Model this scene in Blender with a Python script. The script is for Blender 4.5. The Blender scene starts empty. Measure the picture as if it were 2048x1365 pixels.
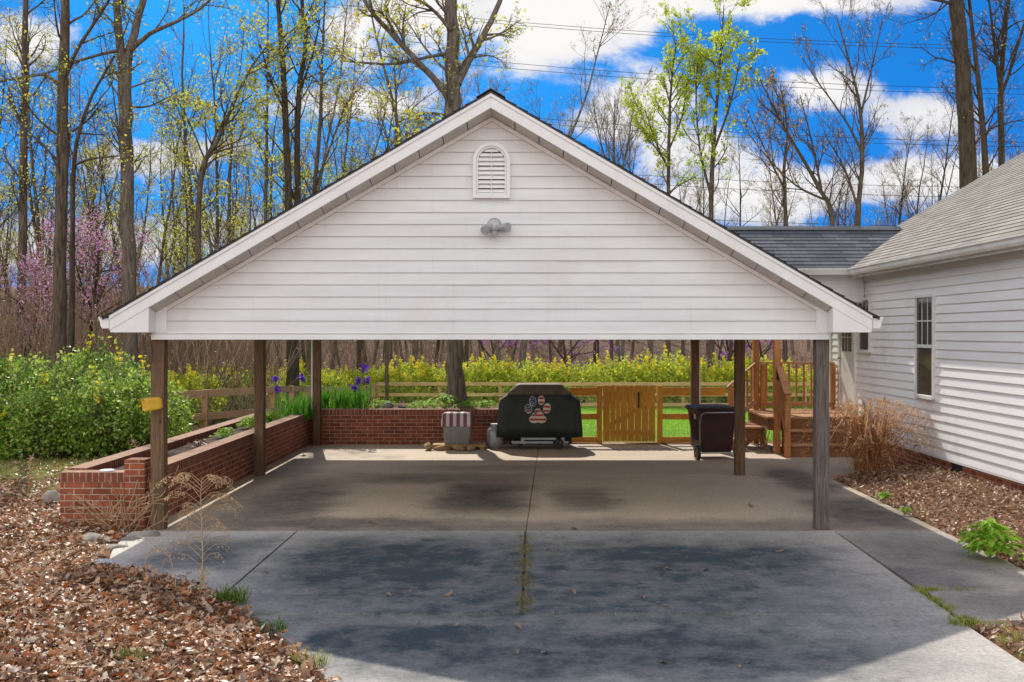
import bpy, bmesh, math, random
import numpy as np
from mathutils import Vector, Matrix
R = random.Random(7); NR = np.random.default_rng(7)
S = bpy.context.scene; COL = S.collection
F, CX, CY, H = 2200.0, 1050.0, 667.0, 2.08
def P(px, py, Y): return Vector(((px-CX)/F*Y, Y, H-(py-CY)/F*Y))
def X_(px, Y): return (px-CX)/F*Y
def Z_(py, Y): return H-(py-CY)/F*Y
def sst(a, b, x):
    t = max(0., min(1., (x-a)/(b-a))); return t*t*(3-2*t)
# ------------------------------------------------------------------ tagging
WL = {}
def tag(o, label=None, cat=None, group=None, kind=None):
    if label: o['label'] = label
    if cat: o['category'] = cat
    if group: o['group'] = group
    if kind: o['kind'] = kind
    return o
def thing(name, label, cat, loc, group=None):
    o = bpy.data.objects.new(name, None); COL.objects.link(o); o.location = loc
    o.empty_display_size = .2; WL[o.name] = Vector(loc)
    return tag(o, label, cat, group)
def wloc(o): return WL.get(o.name, Vector((0, 0, 0)))
def copy_tree(o, parent=None):
    c = o.copy(); COL.objects.link(c)
    if parent: c.parent = parent
    for ch in list(o.children): copy_tree(ch, c)
    return c
def link(name, me, mat, parent):
    o = bpy.data.objects.new(name, me); COL.objects.link(o)
    for m in (mat if isinstance(mat, (list, tuple)) else [mat]): me.materials.append(m)
    if parent: o.parent = parent; WL[o.name] = wloc(parent)
    return o
# ------------------------------------------------------------------ mesh builder (world coordinates)
class MB:
    def __init__(s): s.v = []; s.f = []; s.uv = {}; s.mi = {}
    def face(s, pts, uv=None, mi=0):
        b = len(s.v); s.v += [tuple(p) for p in pts]; s.f.append(tuple(range(b, b+len(pts))))
        if uv: s.uv[len(s.f)-1] = uv
        if mi: s.mi[len(s.f)-1] = mi
        return s
    def add(s, vs, fs, mi=0):
        b = len(s.v); s.v += [tuple(p) for p in vs]
        for f in fs:
            s.f.append(tuple(b+i for i in f))
            if mi: s.mi[len(s.f)-1] = mi
        return s
    BF = [(0,3,2,1),(4,5,6,7),(0,1,5,4),(1,2,6,5),(2,3,7,6),(3,0,4,7)]
    def box(s, x0, x1, y0, y1, z0, z1, mi=0):
        x0, x1 = min(x0,x1), max(x0,x1); y0, y1 = min(y0,y1), max(y0,y1); z0, z1 = min(z0,z1), max(z0,z1)
        return s.add([(x0,y0,z0),(x1,y0,z0),(x1,y1,z0),(x0,y1,z0),(x0,y0,z1),(x1,y0,z1),(x1,y1,z1),(x0,y1,z1)], MB.BF, mi)
    def bar(s, a, b, w, h, up=(0,0,1), mi=0):
        a, b = Vector(a), Vector(b); d = (b-a).normalized(); u = Vector(up)
        sd = d.cross(u).normalized()*w/2; u2 = sd.cross(d).normalized()*h/2
        vs = [a-sd-u2, a+sd-u2, b+sd-u2, b-sd-u2, a-sd+u2, a+sd+u2, b+sd+u2, b-sd+u2]
        return s.add(vs, MB.BF, mi)
    def prism(s, poly, axis, a0, a1, mi=0):
        n = len(poly)
        def pt(p, a): return (a, p[0], p[1]) if axis == 'x' else ((p[0], a, p[1]) if axis == 'y' else (p[0], p[1], a))
        vs = [pt(p, a0) for p in poly]+[pt(p, a1) for p in poly]
        fs = [tuple(range(n-1, -1, -1)), tuple(range(n, 2*n))]+[(i, (i+1) % n, n+(i+1) % n, n+i) for i in range(n)]
        return s.add(vs, fs, mi)
    def loft(s, rings, cap=True, mi=0):
        n = len(rings[0]); vs = [p for r in rings for p in r]; fs = []
        for k in range(len(rings)-1):
            for i in range(n): fs.append((k*n+i, k*n+(i+1) % n, (k+1)*n+(i+1) % n, (k+1)*n+i))
        if cap: fs += [tuple(range(n-1, -1, -1)), tuple(range((len(rings)-1)*n, len(rings)*n))]
        return s.add(vs, fs, mi)
    def tube(s, pts, r, k=8, mi=0):
        pts = [Vector(p) for p in pts]; rr = r if isinstance(r, (list, tuple)) else [r]*len(pts); rings = []
        for i, p in enumerate(pts):
            t = (pts[min(i+1, len(pts)-1)]-pts[max(i-1, 0)]).normalized()
            u = t.cross(Vector((.31, .2, .93)) if abs(t.z) < .9 else Vector((1, 0, 0))).normalized(); w = t.cross(u)
            rings.append([p+rr[i]*(math.cos(2*math.pi*j/k)*u+math.sin(2*math.pi*j/k)*w) for j in range(k)])
        return s.loft(rings, True, mi)
    def build(s, name, mat, parent=None, smooth=False, bevel=0, uv=True):
        off = wloc(parent) if parent else Vector((0, 0, 0))
        me = bpy.data.meshes.new(name)
        me.from_pydata([(v[0]-off.x, v[1]-off.y, v[2]-off.z) for v in s.v], [], s.f); me.update()
        bm = bmesh.new(); bm.from_mesh(me)
        if not s.uv: bmesh.ops.recalc_face_normals(bm, faces=bm.faces[:])
        bm.to_mesh(me); bm.free()
        if uv:
            L = me.uv_layers.new(name='UVMap').data
            for p in me.polygons:
                e = s.uv.get(p.index); n = p.normal
                for k, li in enumerate(p.loop_indices):
                    if e: L[li].uv = e[k]; continue
                    c = s.v[me.loops[li].vertex_index]
                    if abs(n.z) > .75: L[li].uv = (c[0], c[1])
                    elif abs(n.x) > abs(n.y): L[li].uv = (c[1], c[2])
                    else: L[li].uv = (c[0], c[2])
        for i, m in s.mi.items(): me.polygons[i].material_index = m
        if smooth: me.polygons.foreach_set('use_smooth', [True]*len(me.polygons))
        o = link(name, me, mat, parent)
        if bevel:
            b = o.modifiers.new('Bevel', 'BEVEL'); b.width = bevel; b.segments = 2; b.limit_method = 'ANGLE'
        return o
def np_mesh(name, V, faces_flat, nper, mat, parent=None, smooth=False):
    """V (n,3) world coordinates, faces of constant size nper"""
    if parent is not None: V = V-np.array(wloc(parent))
    me = bpy.data.meshes.new(name); nf = len(faces_flat)//nper
    me.vertices.add(len(V)); me.vertices.foreach_set('co', np.ascontiguousarray(V, dtype=np.float32).ravel())
    me.loops.add(len(faces_flat)); me.loops.foreach_set('vertex_index', np.asarray(faces_flat, dtype=np.int32))
    me.polygons.add(nf); me.polygons.foreach_set('loop_start', np.arange(0, nf*nper, nper, dtype=np.int32))
    me.polygons.foreach_set('loop_total', np.full(nf, nper, dtype=np.int32))
    if smooth: me.polygons.foreach_set('use_smooth', np.ones(nf, dtype=bool))
    me.update(calc_edges=True); me.validate()
    return link(name, me, mat, parent)
def frames(N, zb=0.0, yaw=None):
    """random orthonormal frames (N,3,3); zb biases the normal upward"""
    n = NR.normal(size=(N, 3)); n /= np.linalg.norm(n, axis=1)[:, None]
    n[:, 2] += zb*2; n /= np.linalg.norm(n, axis=1)[:, None]
    a = NR.normal(size=(N, 3)); u = np.cross(a, n); u /= np.linalg.norm(u, axis=1)[:, None]; v = np.cross(n, u)
    return np.stack([u, v, n], axis=1)
def scatter(name, T, faces, C, Fr, sz, mat, parent=None, smooth=False):
    T = np.asarray(T, float); N = len(C)
    if T.ndim == 2: T = np.broadcast_to(T, (N,)+T.shape)
    V = np.einsum('nvk,nkj->nvj', T*np.asarray(sz).reshape(-1, 1, 1), Fr)+C[:, None, :]
    k = T.shape[1]; nper = len(faces[0]); f = np.asarray(faces).ravel()
    FF = (f[None, :]+(np.arange(N)*k)[:, None]).ravel()
    return np_mesh(name, V.reshape(-1, 3), FF, nper, mat, parent, smooth)
LEAF4 = [(-.5,0,0),(0,-.3,.06),(.5,0,0),(0,.3,.06)]
LF4 = [(0,1,2,3)]
def leaves(name, C, size, mat, parent=None, zb=.0, var=.35):
    C = np.asarray(C, float)
    return scatter(name, LEAF4, LF4, C, frames(len(C), zb), size*(1+var*NR.uniform(-1, 1, len(C))), mat, parent)
class Tubes:
    def __init__(s): s.V = []; s.Fc = []; s.n = 0
    def add(s, pts, rad, k):
        p = np.asarray([tuple(q) for q in pts]); r = np.asarray(rad)[:, None, None]
        t = np.gradient(p, axis=0); t /= np.linalg.norm(t, axis=1)[:, None]+1e-9
        ref = np.array([.32, .85, .1]) if abs(t[0, 2]) > .6 else np.array([.1, .2, .95])
        u = np.cross(t, ref); u /= np.linalg.norm(u, axis=1)[:, None]+1e-9; w = np.cross(t, u)
        a = np.arange(k)*2*np.pi/k
        ring = p[:, None, :]+r*(np.cos(a)[None, :, None]*u[:, None, :]+np.sin(a)[None, :, None]*w[:, None, :])
        m = len(p); i = np.arange(m-1)[:, None]*k; j = np.arange(k)[None, :]; j2 = (j+1) % k
        f = np.stack([i+j, i+j2, i+k+j2, i+k+j], axis=-1).reshape(-1, 4)+s.n
        s.V.append(ring.reshape(-1, 3)); s.Fc.append(f); s.n += m*k
    def build(s, name, mat, parent=None):
        return np_mesh(name, np.concatenate(s.V), np.concatenate(s.Fc).ravel(), 4, mat, parent, True)
# ------------------------------------------------------------------ materials
def nodes(name):
    m = bpy.data.materials.new(name); m.use_nodes = True; nt = m.node_tree
    return m, nt, nt.nodes['Principled BSDF']
def nd(nt, t, **k):
    n = nt.nodes.new('ShaderNode'+t)
    for a, b in k.items():
        if isinstance(b, bpy.types.NodeSocket): nt.links.new(b, n.inputs[a.replace('_', ' ')])
        elif a in n.inputs.keys() or a.replace('_', ' ') in n.inputs.keys(): n.inputs[a.replace('_', ' ')].default_value = b
        else: setattr(n, a, b)
    return n
def rgb(c): return (c[0], c[1], c[2], 1)
def ramp(nt, fac, stops):
    n = nt.nodes.new('ShaderNodeValToRGB'); nt.links.new(fac, n.inputs[0]); e = n.color_ramp.elements
    while len(e) < len(stops): e.new(.5)
    for k, (p, c) in enumerate(stops): e[k].position = p; e[k].color = rgb(c) if len(c) == 3 else c
    return n.outputs[0]
def mix(nt, fac, a, b, mode='MIX'):
    n = nt.nodes.new('ShaderNodeMix'); n.data_type = 'RGBA'; n.blend_type = mode
    for sck, v in ((n.inputs[0], fac), (n.inputs[6], a), (n.inputs[7], b)):
        if isinstance(v, bpy.types.NodeSocket): nt.links.new(v, sck)
        else: sck.default_value = v if sck == n.inputs[0] else rgb(v)
    return n.outputs[2]
def mth(nt, op, a, b=None, c=None, clamp=False):
    n = nt.nodes.new('ShaderNodeMath'); n.operation = op; n.use_clamp = clamp
    for k, v in enumerate((a, b, c)):
        if v is None: continue
        if isinstance(v, bpy.types.NodeSocket): nt.links.new(v, n.inputs[k])
        else: n.inputs[k].default_value = v
    return n.outputs[0]
def coord(nt, which='Object', scale=(1, 1, 1)):
    t = nt.nodes.new('ShaderNodeTexCoord'); mp = nt.nodes.new('ShaderNodeMapping'); mp.inputs['Scale'].default_value = scale
    nt.links.new(t.outputs[which], mp.inputs[0]); return mp.outputs[0]
def noise(nt, vec, scale, detail=5, rough=.6, dist=0):
    n = nt.nodes.new('ShaderNodeTexNoise'); nt.links.new(vec, n.inputs['Vector'])
    n.inputs['Scale'].default_value = scale; n.inputs['Detail'].default_value = detail
    n.inputs['Roughness'].default_value = rough; n.inputs['Distortion'].default_value = dist
    return n.outputs['Fac']
def bump(nt, bs, h, strength, dist=.01):
    b = nt.nodes.new('ShaderNodeBump'); b.inputs['Strength'].default_value = strength; b.inputs['Distance'].default_value = dist
    nt.links.new(h, b.inputs['Height']); nt.links.new(b.outputs[0], bs.inputs['Normal'])
def M(name, c1, c2=None, scale=6, rough=.7, stretch=(1, 1, 1), bmp=0, spec=.3, metal=0, lo=.35, hi=.65, dirt=None):
    m, nt, bs = nodes(name); c2 = c2 or tuple(x*.8 for x in c1)
    v = coord(nt, 'Object', stretch); f = noise(nt, v, scale)
    c = ramp(nt, f, [(lo, c1), (hi, c2)])
    if dirt:
        f2 = noise(nt, coord(nt), dirt[1], 6, .7); k = ramp(nt, f2, [(dirt[2], (0, 0, 0)), (dirt[3], (1, 1, 1))]); c = mix(nt, k, c, dirt[0])
    nt.links.new(c, bs.inputs['Base Color'])
    bs.inputs['Roughness'].default_value = rough; bs.inputs['Metallic'].default_value = metal; bs.inputs['Specular IOR Level'].default_value = spec
    if bmp: bump(nt, bs, noise(nt, v, scale*2.5), bmp)
    return m
def leafmat(name, cols, trans=.45, rough=.5, spec=.3, mods=None):
    """colours spread at random over the leaves, some light shining through"""
    m, nt, bs = nodes(name); g = nt.nodes.new('ShaderNodeNewGeometry')
    n = len(cols); c = ramp(nt, g.outputs['Random Per Island'], [((i+.5)/n, cc) for i, cc in enumerate(cols)])
    nt.links.new(c, bs.inputs['Base Color']); bs.inputs['Roughness'].default_value = rough; bs.inputs['Specular IOR Level'].default_value = spec
    if trans:
        t = nt.nodes.new('ShaderNodeBsdfTranslucent'); nt.links.new(c, t.inputs[0]); mx = nt.nodes.new('ShaderNodeMixShader')
        mx.inputs[0].default_value = trans; nt.links.new(bs.outputs[0], mx.inputs[1]); nt.links.new(t.outputs[0], mx.inputs[2])
        nt.links.new(mx.outputs[0], nt.nodes['Material Output'].inputs[0])
    return m
def brickmat(name, w, h, off, c1, c2, mortar, rot=False, ms=.010):
    m, nt, bs = nodes(name); v = coord(nt, 'UV')
    b = nt.nodes.new('ShaderNodeTexBrick'); nt.links.new(v, b.inputs['Vector']); b.offset = off
    b.inputs['Color1'].default_value = rgb(c1); b.inputs['Color2'].default_value = rgb(c2); b.inputs['Mortar'].default_value = rgb(mortar)
    b.inputs['Scale'].default_value = 1; b.inputs['Mortar Size'].default_value = ms/2; b.inputs['Mortar Smooth'].default_value = .2
    b.inputs['Brick Width'].default_value = w; b.inputs['Row Height'].default_value = h; b.inputs['Bias'].default_value = -.1
    f = noise(nt, v, 9, 6, .7); c = mix(nt, ramp(nt, f, [(.35, (0, 0, 0)), (.75, (.75, .75, .75))]), b.outputs[0], tuple(x*.35 for x in c1))
    f3 = noise(nt, v, 90, 4, .7); c = mix(nt, .35, c, ramp(nt, f3, [(.3, (.25, .25, .25)), (.7, (.9, .9, .9))]), 'OVERLAY')
    nt.links.new(c, bs.inputs['Base Color']); bs.inputs['Roughness'].default_value = .85; bs.inputs['Specular IOR Level'].default_value = .2
    hh = mth(nt, 'SUBTRACT', mth(nt, 'MULTIPLY', f3, .35), b.outputs['Fac']); bump(nt, bs, hh, .7, .008)
    return m
BRICK = brickmat('brick', .203, .0677, .5, (.36, .105, .05), (.15, .048, .03), (.52, .43, .34))
ROWLOCK = brickmat('rowlock_brick', .0677, .4, 0, (.32, .10, .055), (.16, .055, .036), (.46, .38, .30))
CAPB = brickmat('cap_brick', .0677, .0677*3, 0, (.44, .25, .16), (.33, .17, .11), (.40, .33, .26))
def woodmat(name, c1, c2, c3, axis='z', rough=.75, g=1):
    st = {'x': (.5, 9, 9), 'y': (9, .5, 9), 'z': (9, 9, .5)}[axis]; st = tuple(q*g for q in st)
    m, nt, bs = nodes(name); v = coord(nt, 'Object', st); f = noise(nt, v, 5, 8, .7, .6)
    c = ramp(nt, f, [(.3, c3), (.5, c1), (.72, c2)])
    f2 = noise(nt, coord(nt), 2.2, 4); c = mix(nt, ramp(nt, f2, [(.42, (0, 0, 0)), (.72, (.6, .6, .6))]), c, tuple(q*.55 for q in c1))
    vo = nt.nodes.new('ShaderNodeTexVoronoi'); nt.links.new(coord(nt, 'Object', tuple(4 if q > 1 else 1.6 for q in st)), vo.inputs['Vector']); vo.inputs['Scale'].default_value = 1.4
    c = mix(nt, ramp(nt, vo.outputs['Distance'], [(.05, (.75, .75, .75)), (.11, (0, 0, 0))]), c, tuple(q*.3 for q in c1))
    nt.links.new(c, bs.inputs['Base Color']); bs.inputs['Roughness'].default_value = rough; bs.inputs['Specular IOR Level'].default_value = .2
    bump(nt, bs, f, .35, .004); return m
POSTW = woodmat('post_wood', (.155, .092, .052), (.24, .15, .085), (.055, .034, .02))
POSTG = woodmat('weathered_post_wood', (.13, .105, .09), (.23, .20, .18), (.045, .033, .026))
GATEW = woodmat('gate_wood', (.72, .34, .06), (.80, .43, .10), (.52, .20, .03))
GATEX = woodmat('gate_rail_wood', (.72, .34, .06), (.80, .43, .10), (.52, .20, .03), 'x')
DECKZ = woodmat('deck_post_wood', (.50, .21, .075), (.60, .28, .11), (.30, .11, .04))
DECKX = woodmat('deck_board_wood', (.50, .25, .12), (.62, .36, .2), (.30, .13, .055), 'x')
DECKR = woodmat('deck_riser_shade_wood', (.26, .115, .05), (.34, .17, .08), (.14, .055, .02), 'x')  # darker deck wood: paints the tread overhang shade into the risers
FENX = woodmat('fence_rail_wood', (.50, .31, .15), (.62, .43, .25), (.30, .17, .09), 'x')
FENZ = woodmat('fence_post_wood', (.44, .26, .13), (.56, .38, .22), (.24, .14, .07))
WHITE = M('white_vinyl', (.76, .75, .735), (.69, .675, .66), 3, .45, bmp=.02, dirt=((.5, .47, .42), 1.7, .6, .95))
SIDING = M('vinyl_siding', (.70, .695, .69), (.63, .62, .615), 1.2, .5, (.6, .6, 6), bmp=.03, dirt=((.58, .50, .42), .9, .55, 1.0))
nt = SIDING.node_tree; bs = nt.nodes['Principled BSDF']; old = bs.inputs['Base Color'].links[0].from_socket
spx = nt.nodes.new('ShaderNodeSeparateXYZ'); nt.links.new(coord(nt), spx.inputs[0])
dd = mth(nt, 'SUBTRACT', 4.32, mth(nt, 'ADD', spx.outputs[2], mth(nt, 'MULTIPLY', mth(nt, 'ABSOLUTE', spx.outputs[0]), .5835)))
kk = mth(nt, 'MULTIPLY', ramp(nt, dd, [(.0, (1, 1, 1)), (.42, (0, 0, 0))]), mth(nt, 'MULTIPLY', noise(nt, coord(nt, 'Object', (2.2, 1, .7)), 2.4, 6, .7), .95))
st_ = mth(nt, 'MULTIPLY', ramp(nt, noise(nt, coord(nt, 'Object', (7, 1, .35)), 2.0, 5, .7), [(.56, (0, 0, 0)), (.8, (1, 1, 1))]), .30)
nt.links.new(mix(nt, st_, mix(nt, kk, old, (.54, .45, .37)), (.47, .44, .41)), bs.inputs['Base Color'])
HSIDING = M('house_siding', (.88, .875, .87), (.82, .81, .80), 1.1, .42, (.6, .6, 6), bmp=.03, dirt=((.5, .47, .43), .8, .55, 1.0))
TRIMTAN = M('trim_tan', (.70, .63, .57), (.63, .56, .5), 4, .5)
SOFFIT = M('soffit', (.58, .53, .48), (.50, .46, .41), 4, .6)
GUTTER = M('gutter', (.78, .77, .75), (.66, .63, .58), 2.5, .4, dirt=((.32, .27, .2), 2.3, .56, .95))
def shingle(name, c1, c2, c3):
    m, nt, bs = nodes(name); v = coord(nt, 'UV'); b = nt.nodes.new('ShaderNodeTexBrick'); nt.links.new(v, b.inputs['Vector']); b.offset = .37; b.offset_frequency = 2
    b.inputs['Color1'].default_value = rgb(c1); b.inputs['Color2'].default_value = rgb(c2); b.inputs['Mortar'].default_value = rgb(c3)
    b.inputs['Scale'].default_value = 1; b.inputs['Mortar Size'].default_value = .004; b.inputs['Brick Width'].default_value = .30; b.inputs['Row Height'].default_value = .14
    f = noise(nt, v, 1.4, 5); c = mix(nt, .5, b.outputs[0], ramp(nt, f, [(.3, (.3, .3, .3)), (.7, (.75, .75, .75))]), 'OVERLAY')
    f2 = noise(nt, v, 160, 3, .8); c = mix(nt, .6, c, ramp(nt, f2, [(.3, (.15, .15, .15)), (.7, (.85, .85, .85))]), 'OVERLAY')
    nt.links.new(c, bs.inputs['Base Color']); bs.inputs['Roughness'].default_value = .9; bs.inputs['Specular IOR Level'].default_value = .25; bump(nt, bs, f2, .5, .004); return m
SH_HOUSE = shingle('house_shingles', (.30, .275, .235), (.215, .195, .165), (.08, .075, .065))
SH_PORCH = shingle('porch_shingles', (.13, .135, .145), (.075, .08, .09), (.03, .03, .036))
SH_DARK = shingle('carport_shingles', (.06, .055, .05), (.045, .04, .04), (.02, .02, .02))
# concrete
def concrete(name, c1, c2, stain_shade, blobs, base=.12):
    m, nt, bs = nodes(name); v = coord(nt)
    f = noise(nt, v, 1.3, 9, .7); c = ramp(nt, f, [(.3, c2), (.68, c1)])
    sp = nt.nodes.new('ShaderNodeSeparateXYZ'); nt.links.new(v, sp.inputs[0])
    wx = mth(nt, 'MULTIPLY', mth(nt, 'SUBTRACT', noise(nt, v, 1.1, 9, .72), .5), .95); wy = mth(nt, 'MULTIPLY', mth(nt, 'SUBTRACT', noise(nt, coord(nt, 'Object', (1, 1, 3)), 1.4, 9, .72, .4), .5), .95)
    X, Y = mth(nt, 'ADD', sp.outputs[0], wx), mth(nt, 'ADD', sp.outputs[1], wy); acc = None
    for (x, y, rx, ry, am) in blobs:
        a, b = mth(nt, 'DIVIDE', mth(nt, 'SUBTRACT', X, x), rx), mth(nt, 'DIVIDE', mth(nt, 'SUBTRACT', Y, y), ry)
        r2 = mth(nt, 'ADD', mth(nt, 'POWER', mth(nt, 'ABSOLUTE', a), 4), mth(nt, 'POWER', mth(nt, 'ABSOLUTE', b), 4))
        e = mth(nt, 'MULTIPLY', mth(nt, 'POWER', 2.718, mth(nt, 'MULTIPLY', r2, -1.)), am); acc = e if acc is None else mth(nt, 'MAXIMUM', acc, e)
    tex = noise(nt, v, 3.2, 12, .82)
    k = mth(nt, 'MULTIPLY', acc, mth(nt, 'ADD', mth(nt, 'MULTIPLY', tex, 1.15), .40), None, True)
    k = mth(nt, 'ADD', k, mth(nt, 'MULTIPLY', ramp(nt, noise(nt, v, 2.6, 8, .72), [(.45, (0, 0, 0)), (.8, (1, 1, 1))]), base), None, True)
    c = mix(nt, k, c, stain_shade)
    br = noise(nt, coord(nt, 'Object', (1, 14, 1)), 9, 5, .7); c = mix(nt, .35, c, ramp(nt, br, [(.3, (.32, .32, .32)), (.7, (.68, .68, .68))]), 'OVERLAY')
    f1 = noise(nt, v, 24, 6, .8); c = mix(nt, .6, c, ramp(nt, f1, [(.32, (.25, .25, .25)), (.68, (.76, .76, .76))]), 'OVERLAY')
    f2 = noise(nt, v, 130, 3, .8); c = mix(nt, .6, c, ramp(nt, f2, [(.3, (.18, .18, .18)), (.7, (.82, .82, .82))]), 'OVERLAY')
    vo = nt.nodes.new('ShaderNodeTexVoronoi'); nt.links.new(v, vo.inputs['Vector']); vo.inputs['Scale'].default_value = 11
    c = mix(nt, ramp(nt, vo.outputs['Distance'], [(.04, (.7, .7, .7)), (.10, (0, 0, 0))]), c, tuple(q*.25 for q in c2))
    cr = nt.nodes.new('ShaderNodeTexVoronoi'); cr.feature = 'DISTANCE_TO_EDGE'; cr.inputs['Scale'].default_value = .33
    cv = nt.nodes.new('ShaderNodeVectorMath'); cv.operation = 'ADD'; cn = nt.nodes.new('ShaderNodeTexNoise'); cn.inputs['Scale'].default_value = 1.7; cn.inputs['Detail'].default_value = 6; nt.links.new(v, cn.inputs['Vector'])
    nt.links.new(v, cv.inputs[0]); nt.links.new(cn.outputs['Color'], cv.inputs[1]); nt.links.new(cv.outputs[0], cr.inputs['Vector'])
    hair = mth(nt, 'MULTIPLY', ramp(nt, cr.outputs['Distance'], [(.0008, (1, 1, 1)), (.0028, (0, 0, 0))]), ramp(nt, noise(nt, v, .5, 2), [(.5, (0, 0, 0)), (.6, (.7, .7, .7))]))
    c = mix(nt, hair, c, tuple(q*.3 for q in c2))
    nt.links.new(c, bs.inputs['Base Color']); bs.inputs['Roughness'].default_value = .8; bs.inputs['Specular IOR Level'].default_value = .3
    bump(nt, bs, mth(nt, 'ADD', f2, mth(nt, 'MULTIPLY', br, .6)), .35, .004); return m
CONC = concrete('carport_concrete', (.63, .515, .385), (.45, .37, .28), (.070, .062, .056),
    [(.2, 11.5, 5, .8, .62), (-2.9, 13.6, .6, 2.4, .72), (-2.0, 12.0, 1.8, .45, .75), (-.55, 14.0, .6, 1.5, .85), (-1.3, 15.8, 1.5, .6, .55), (.75, 13.8, .4, 1.0, .6), (-.6, 17.0, 1.2, .4, .35), (3.9, 12.7, .6, 1.3, .8), (3.9, 15.6, .4, 1.5, .75), (1.6, 12.0, 1.6, .4, .4), (-3.5, 17, .4, 2.0, .4)], .35)  # floor stains; they also paint the shaded floor darker, sunlit back strip stays pale
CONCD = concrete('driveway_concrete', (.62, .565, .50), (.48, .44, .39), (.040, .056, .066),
    [(.25, 9.35, 2.95, 2.45, .86), (-1.2, 9.9, 1.32, 1.62, .97), (1.55, 9.95, 1.6, 1.35, .88), (.5, 7.25, 2.4, .85, .86), (-2.95, 10.4, .65, .9, .8), (1.5, 10.3, 1.6, .6, .97), (-.7, 7.5, 1.0, .5, .95), (-2.0, 8.9, .8, .5, .5)], .35)  # broad first blob paints in the carport shade, sunlit front left pale; rest stains
CONCW = concrete('walk_concrete', (.55, .49, .42), (.40, .355, .30), (.10, .095, .09), [(3.7, 10.4, .8, 1.2, .65), (3.4, 9.4, .5, .6, .75), (3.9, 8.4, 1, .5, .6)], .35)
# leaves and barks
BARK = M('bark', (.155, .115, .085), (.055, .04, .03), 4, .95, (5, 5, .7), bmp=.9, spec=.1)
BARKG = M('grey_bark', (.21, .17, .135), (.08, .062, .048), 4, .95, (5, 5, .7), bmp=.9, spec=.1)
BARKD = M('dark_bark', (.10, .072, .053), (.037, .028, .02), 4, .95, (5, 5, .7), bmp=.8, spec=.1)
SPRING = leafmat('spring_leaves', [(.50, .52, .06), (.60, .60, .09), (.64, .55, .09), (.42, .48, .05), (.60, .46, .10)], .6, .6, .1)
SPRINGG = leafmat('fresh_green_leaves', [(.48, .58, .04), (.58, .66, .07), (.42, .54, .04), (.62, .66, .08)], .6, .6, .1)
BUDS = leafmat('red_buds', [(.45, .24, .12), (.55, .36, .16), (.40, .26, .12), (.52, .46, .12)], .5, .6, .1)
PINK = leafmat('redbud_blossom', [(.66, .30, .52), (.76, .42, .62), (.58, .24, .46), (.80, .52, .70)], .45, .7, .1)
PURPLE = leafmat('purple_blossom', [(.40, .13, .42), (.48, .20, .50), (.34, .10, .36)], .45, .7, .1)
HEDGE = leafmat('hedge_leaves', [(.20, .36, .04), (.34, .52, .06), (.10, .21, .025), (.55, .66, .11), (.26, .44, .05), (.05, .12, .015), (.66, .72, .18), (.08, .17, .02)], .5, .38, .4)
HEDGEY = leafmat('hedge_leaves_yellow', [(.50, .58, .07), (.66, .70, .10), (.36, .46, .05), (.74, .70, .08), (.60, .66, .09), (.24, .34, .04)], .55, .6, .12)
FLOWY = leafmat('yellow_flowers', [(.88, .70, .03), (.92, .78, .06), (.84, .62, .03)], .35, .6, .1)
GREENP = leafmat('bright_leaves', [(.26, .47, .04), (.36, .58, .06), (.46, .64, .10), (.18, .36, .03)], .5, .6, .12)
IRISL = leafmat('iris_blades', [(.10, .32, .03), (.16, .44, .04), (.07, .23, .02), (.24, .50, .06)], .45, .5, .15)
IRISF = leafmat('iris_petals', [(.16, .05, .55), (.24, .08, .68), (.10, .03, .4)], .4, .6, .1)
GRASS = leafmat('grass_blades', [(.14, .25, .03), (.26, .34, .05), (.38, .37, .10), (.46, .40, .16)], .4, .6, .1)
STRAW = leafmat('straw', [(.52, .25, .10), (.62, .35, .17), (.42, .17, .06), (.68, .43, .26), (.30, .13, .05)], .4, .6, .1)
PLUME = leafmat('plumes', [(.66, .42, .20), (.74, .54, .32), (.56, .30, .12)], .5, .7, .1)
DRYW = M('dry_stalk', (.50, .34, .20), (.36, .22, .12), 20, .8)
DRYL = leafmat('dry_seed_heads', [(.56, .40, .23), (.66, .50, .32), (.44, .29, .15)], .35, .7, .1)
LITTER = leafmat('litter_leaves', [(0.369, 0.174, 0.071), (0.533, 0.318, 0.169), (0.256, 0.113, 0.051), (0.635, 0.441, 0.276), (0.512, 0.154, 0.031), (0.451, 0.246, 0.123), (0.174, 0.082, 0.041), (0.714, 0.615, 0.461), (0.339, 0.144, 0.051), (0.123, 0.061, 0.031), (0.676, 0.512, 0.369), (0.574, 0.369, 0.215), (.16, .06, .02), (.10, .05, .025), (.30, .09, .02)], .22, .45, .5)
MULCH = leafmat('mulch_leaves', [(0.297, 0.176, 0.101), (0.459, 0.297, 0.189), (0.203, 0.115, 0.068), (0.594, 0.419, 0.284), (0.365, 0.203, 0.108), (0.149, 0.081, 0.047)], .2, .5, .4)
CLEAF = leafmat('tan_leaves', [(.22, .13, .08), (.34, .23, .15), (.17, .09, .05), (.42, .31, .22), (.30, .15, .08)], .15, .6, .2)
TWIG = M('twig', (.24, .17, .12), (.14, .10, .07), 8, .9)
BRUSH = leafmat('brush_twigs', [(0.213, 0.138, 0.088), (0.300, 0.200, 0.125), (0.150, 0.100, 0.075), (0.375, 0.263, 0.188)], 0, .9, .1)
ROCK = M('rock', (.36, .32, .27), (.22, .19, .16), 7, .9, bmp=.6)
ROCKT = M('tan_rock', (.46, .32, .17), (.33, .22, .11), 6, .9, bmp=.6)
SOIL = M('soil', (.10, .065, .045), (.05, .033, .024), 25, 1, bmp=.8)
GLASS = M('window_glass', (.022, .026, .032), (.05, .055, .06), 3, .06, (1, 1, .4), spec=.8)
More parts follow.
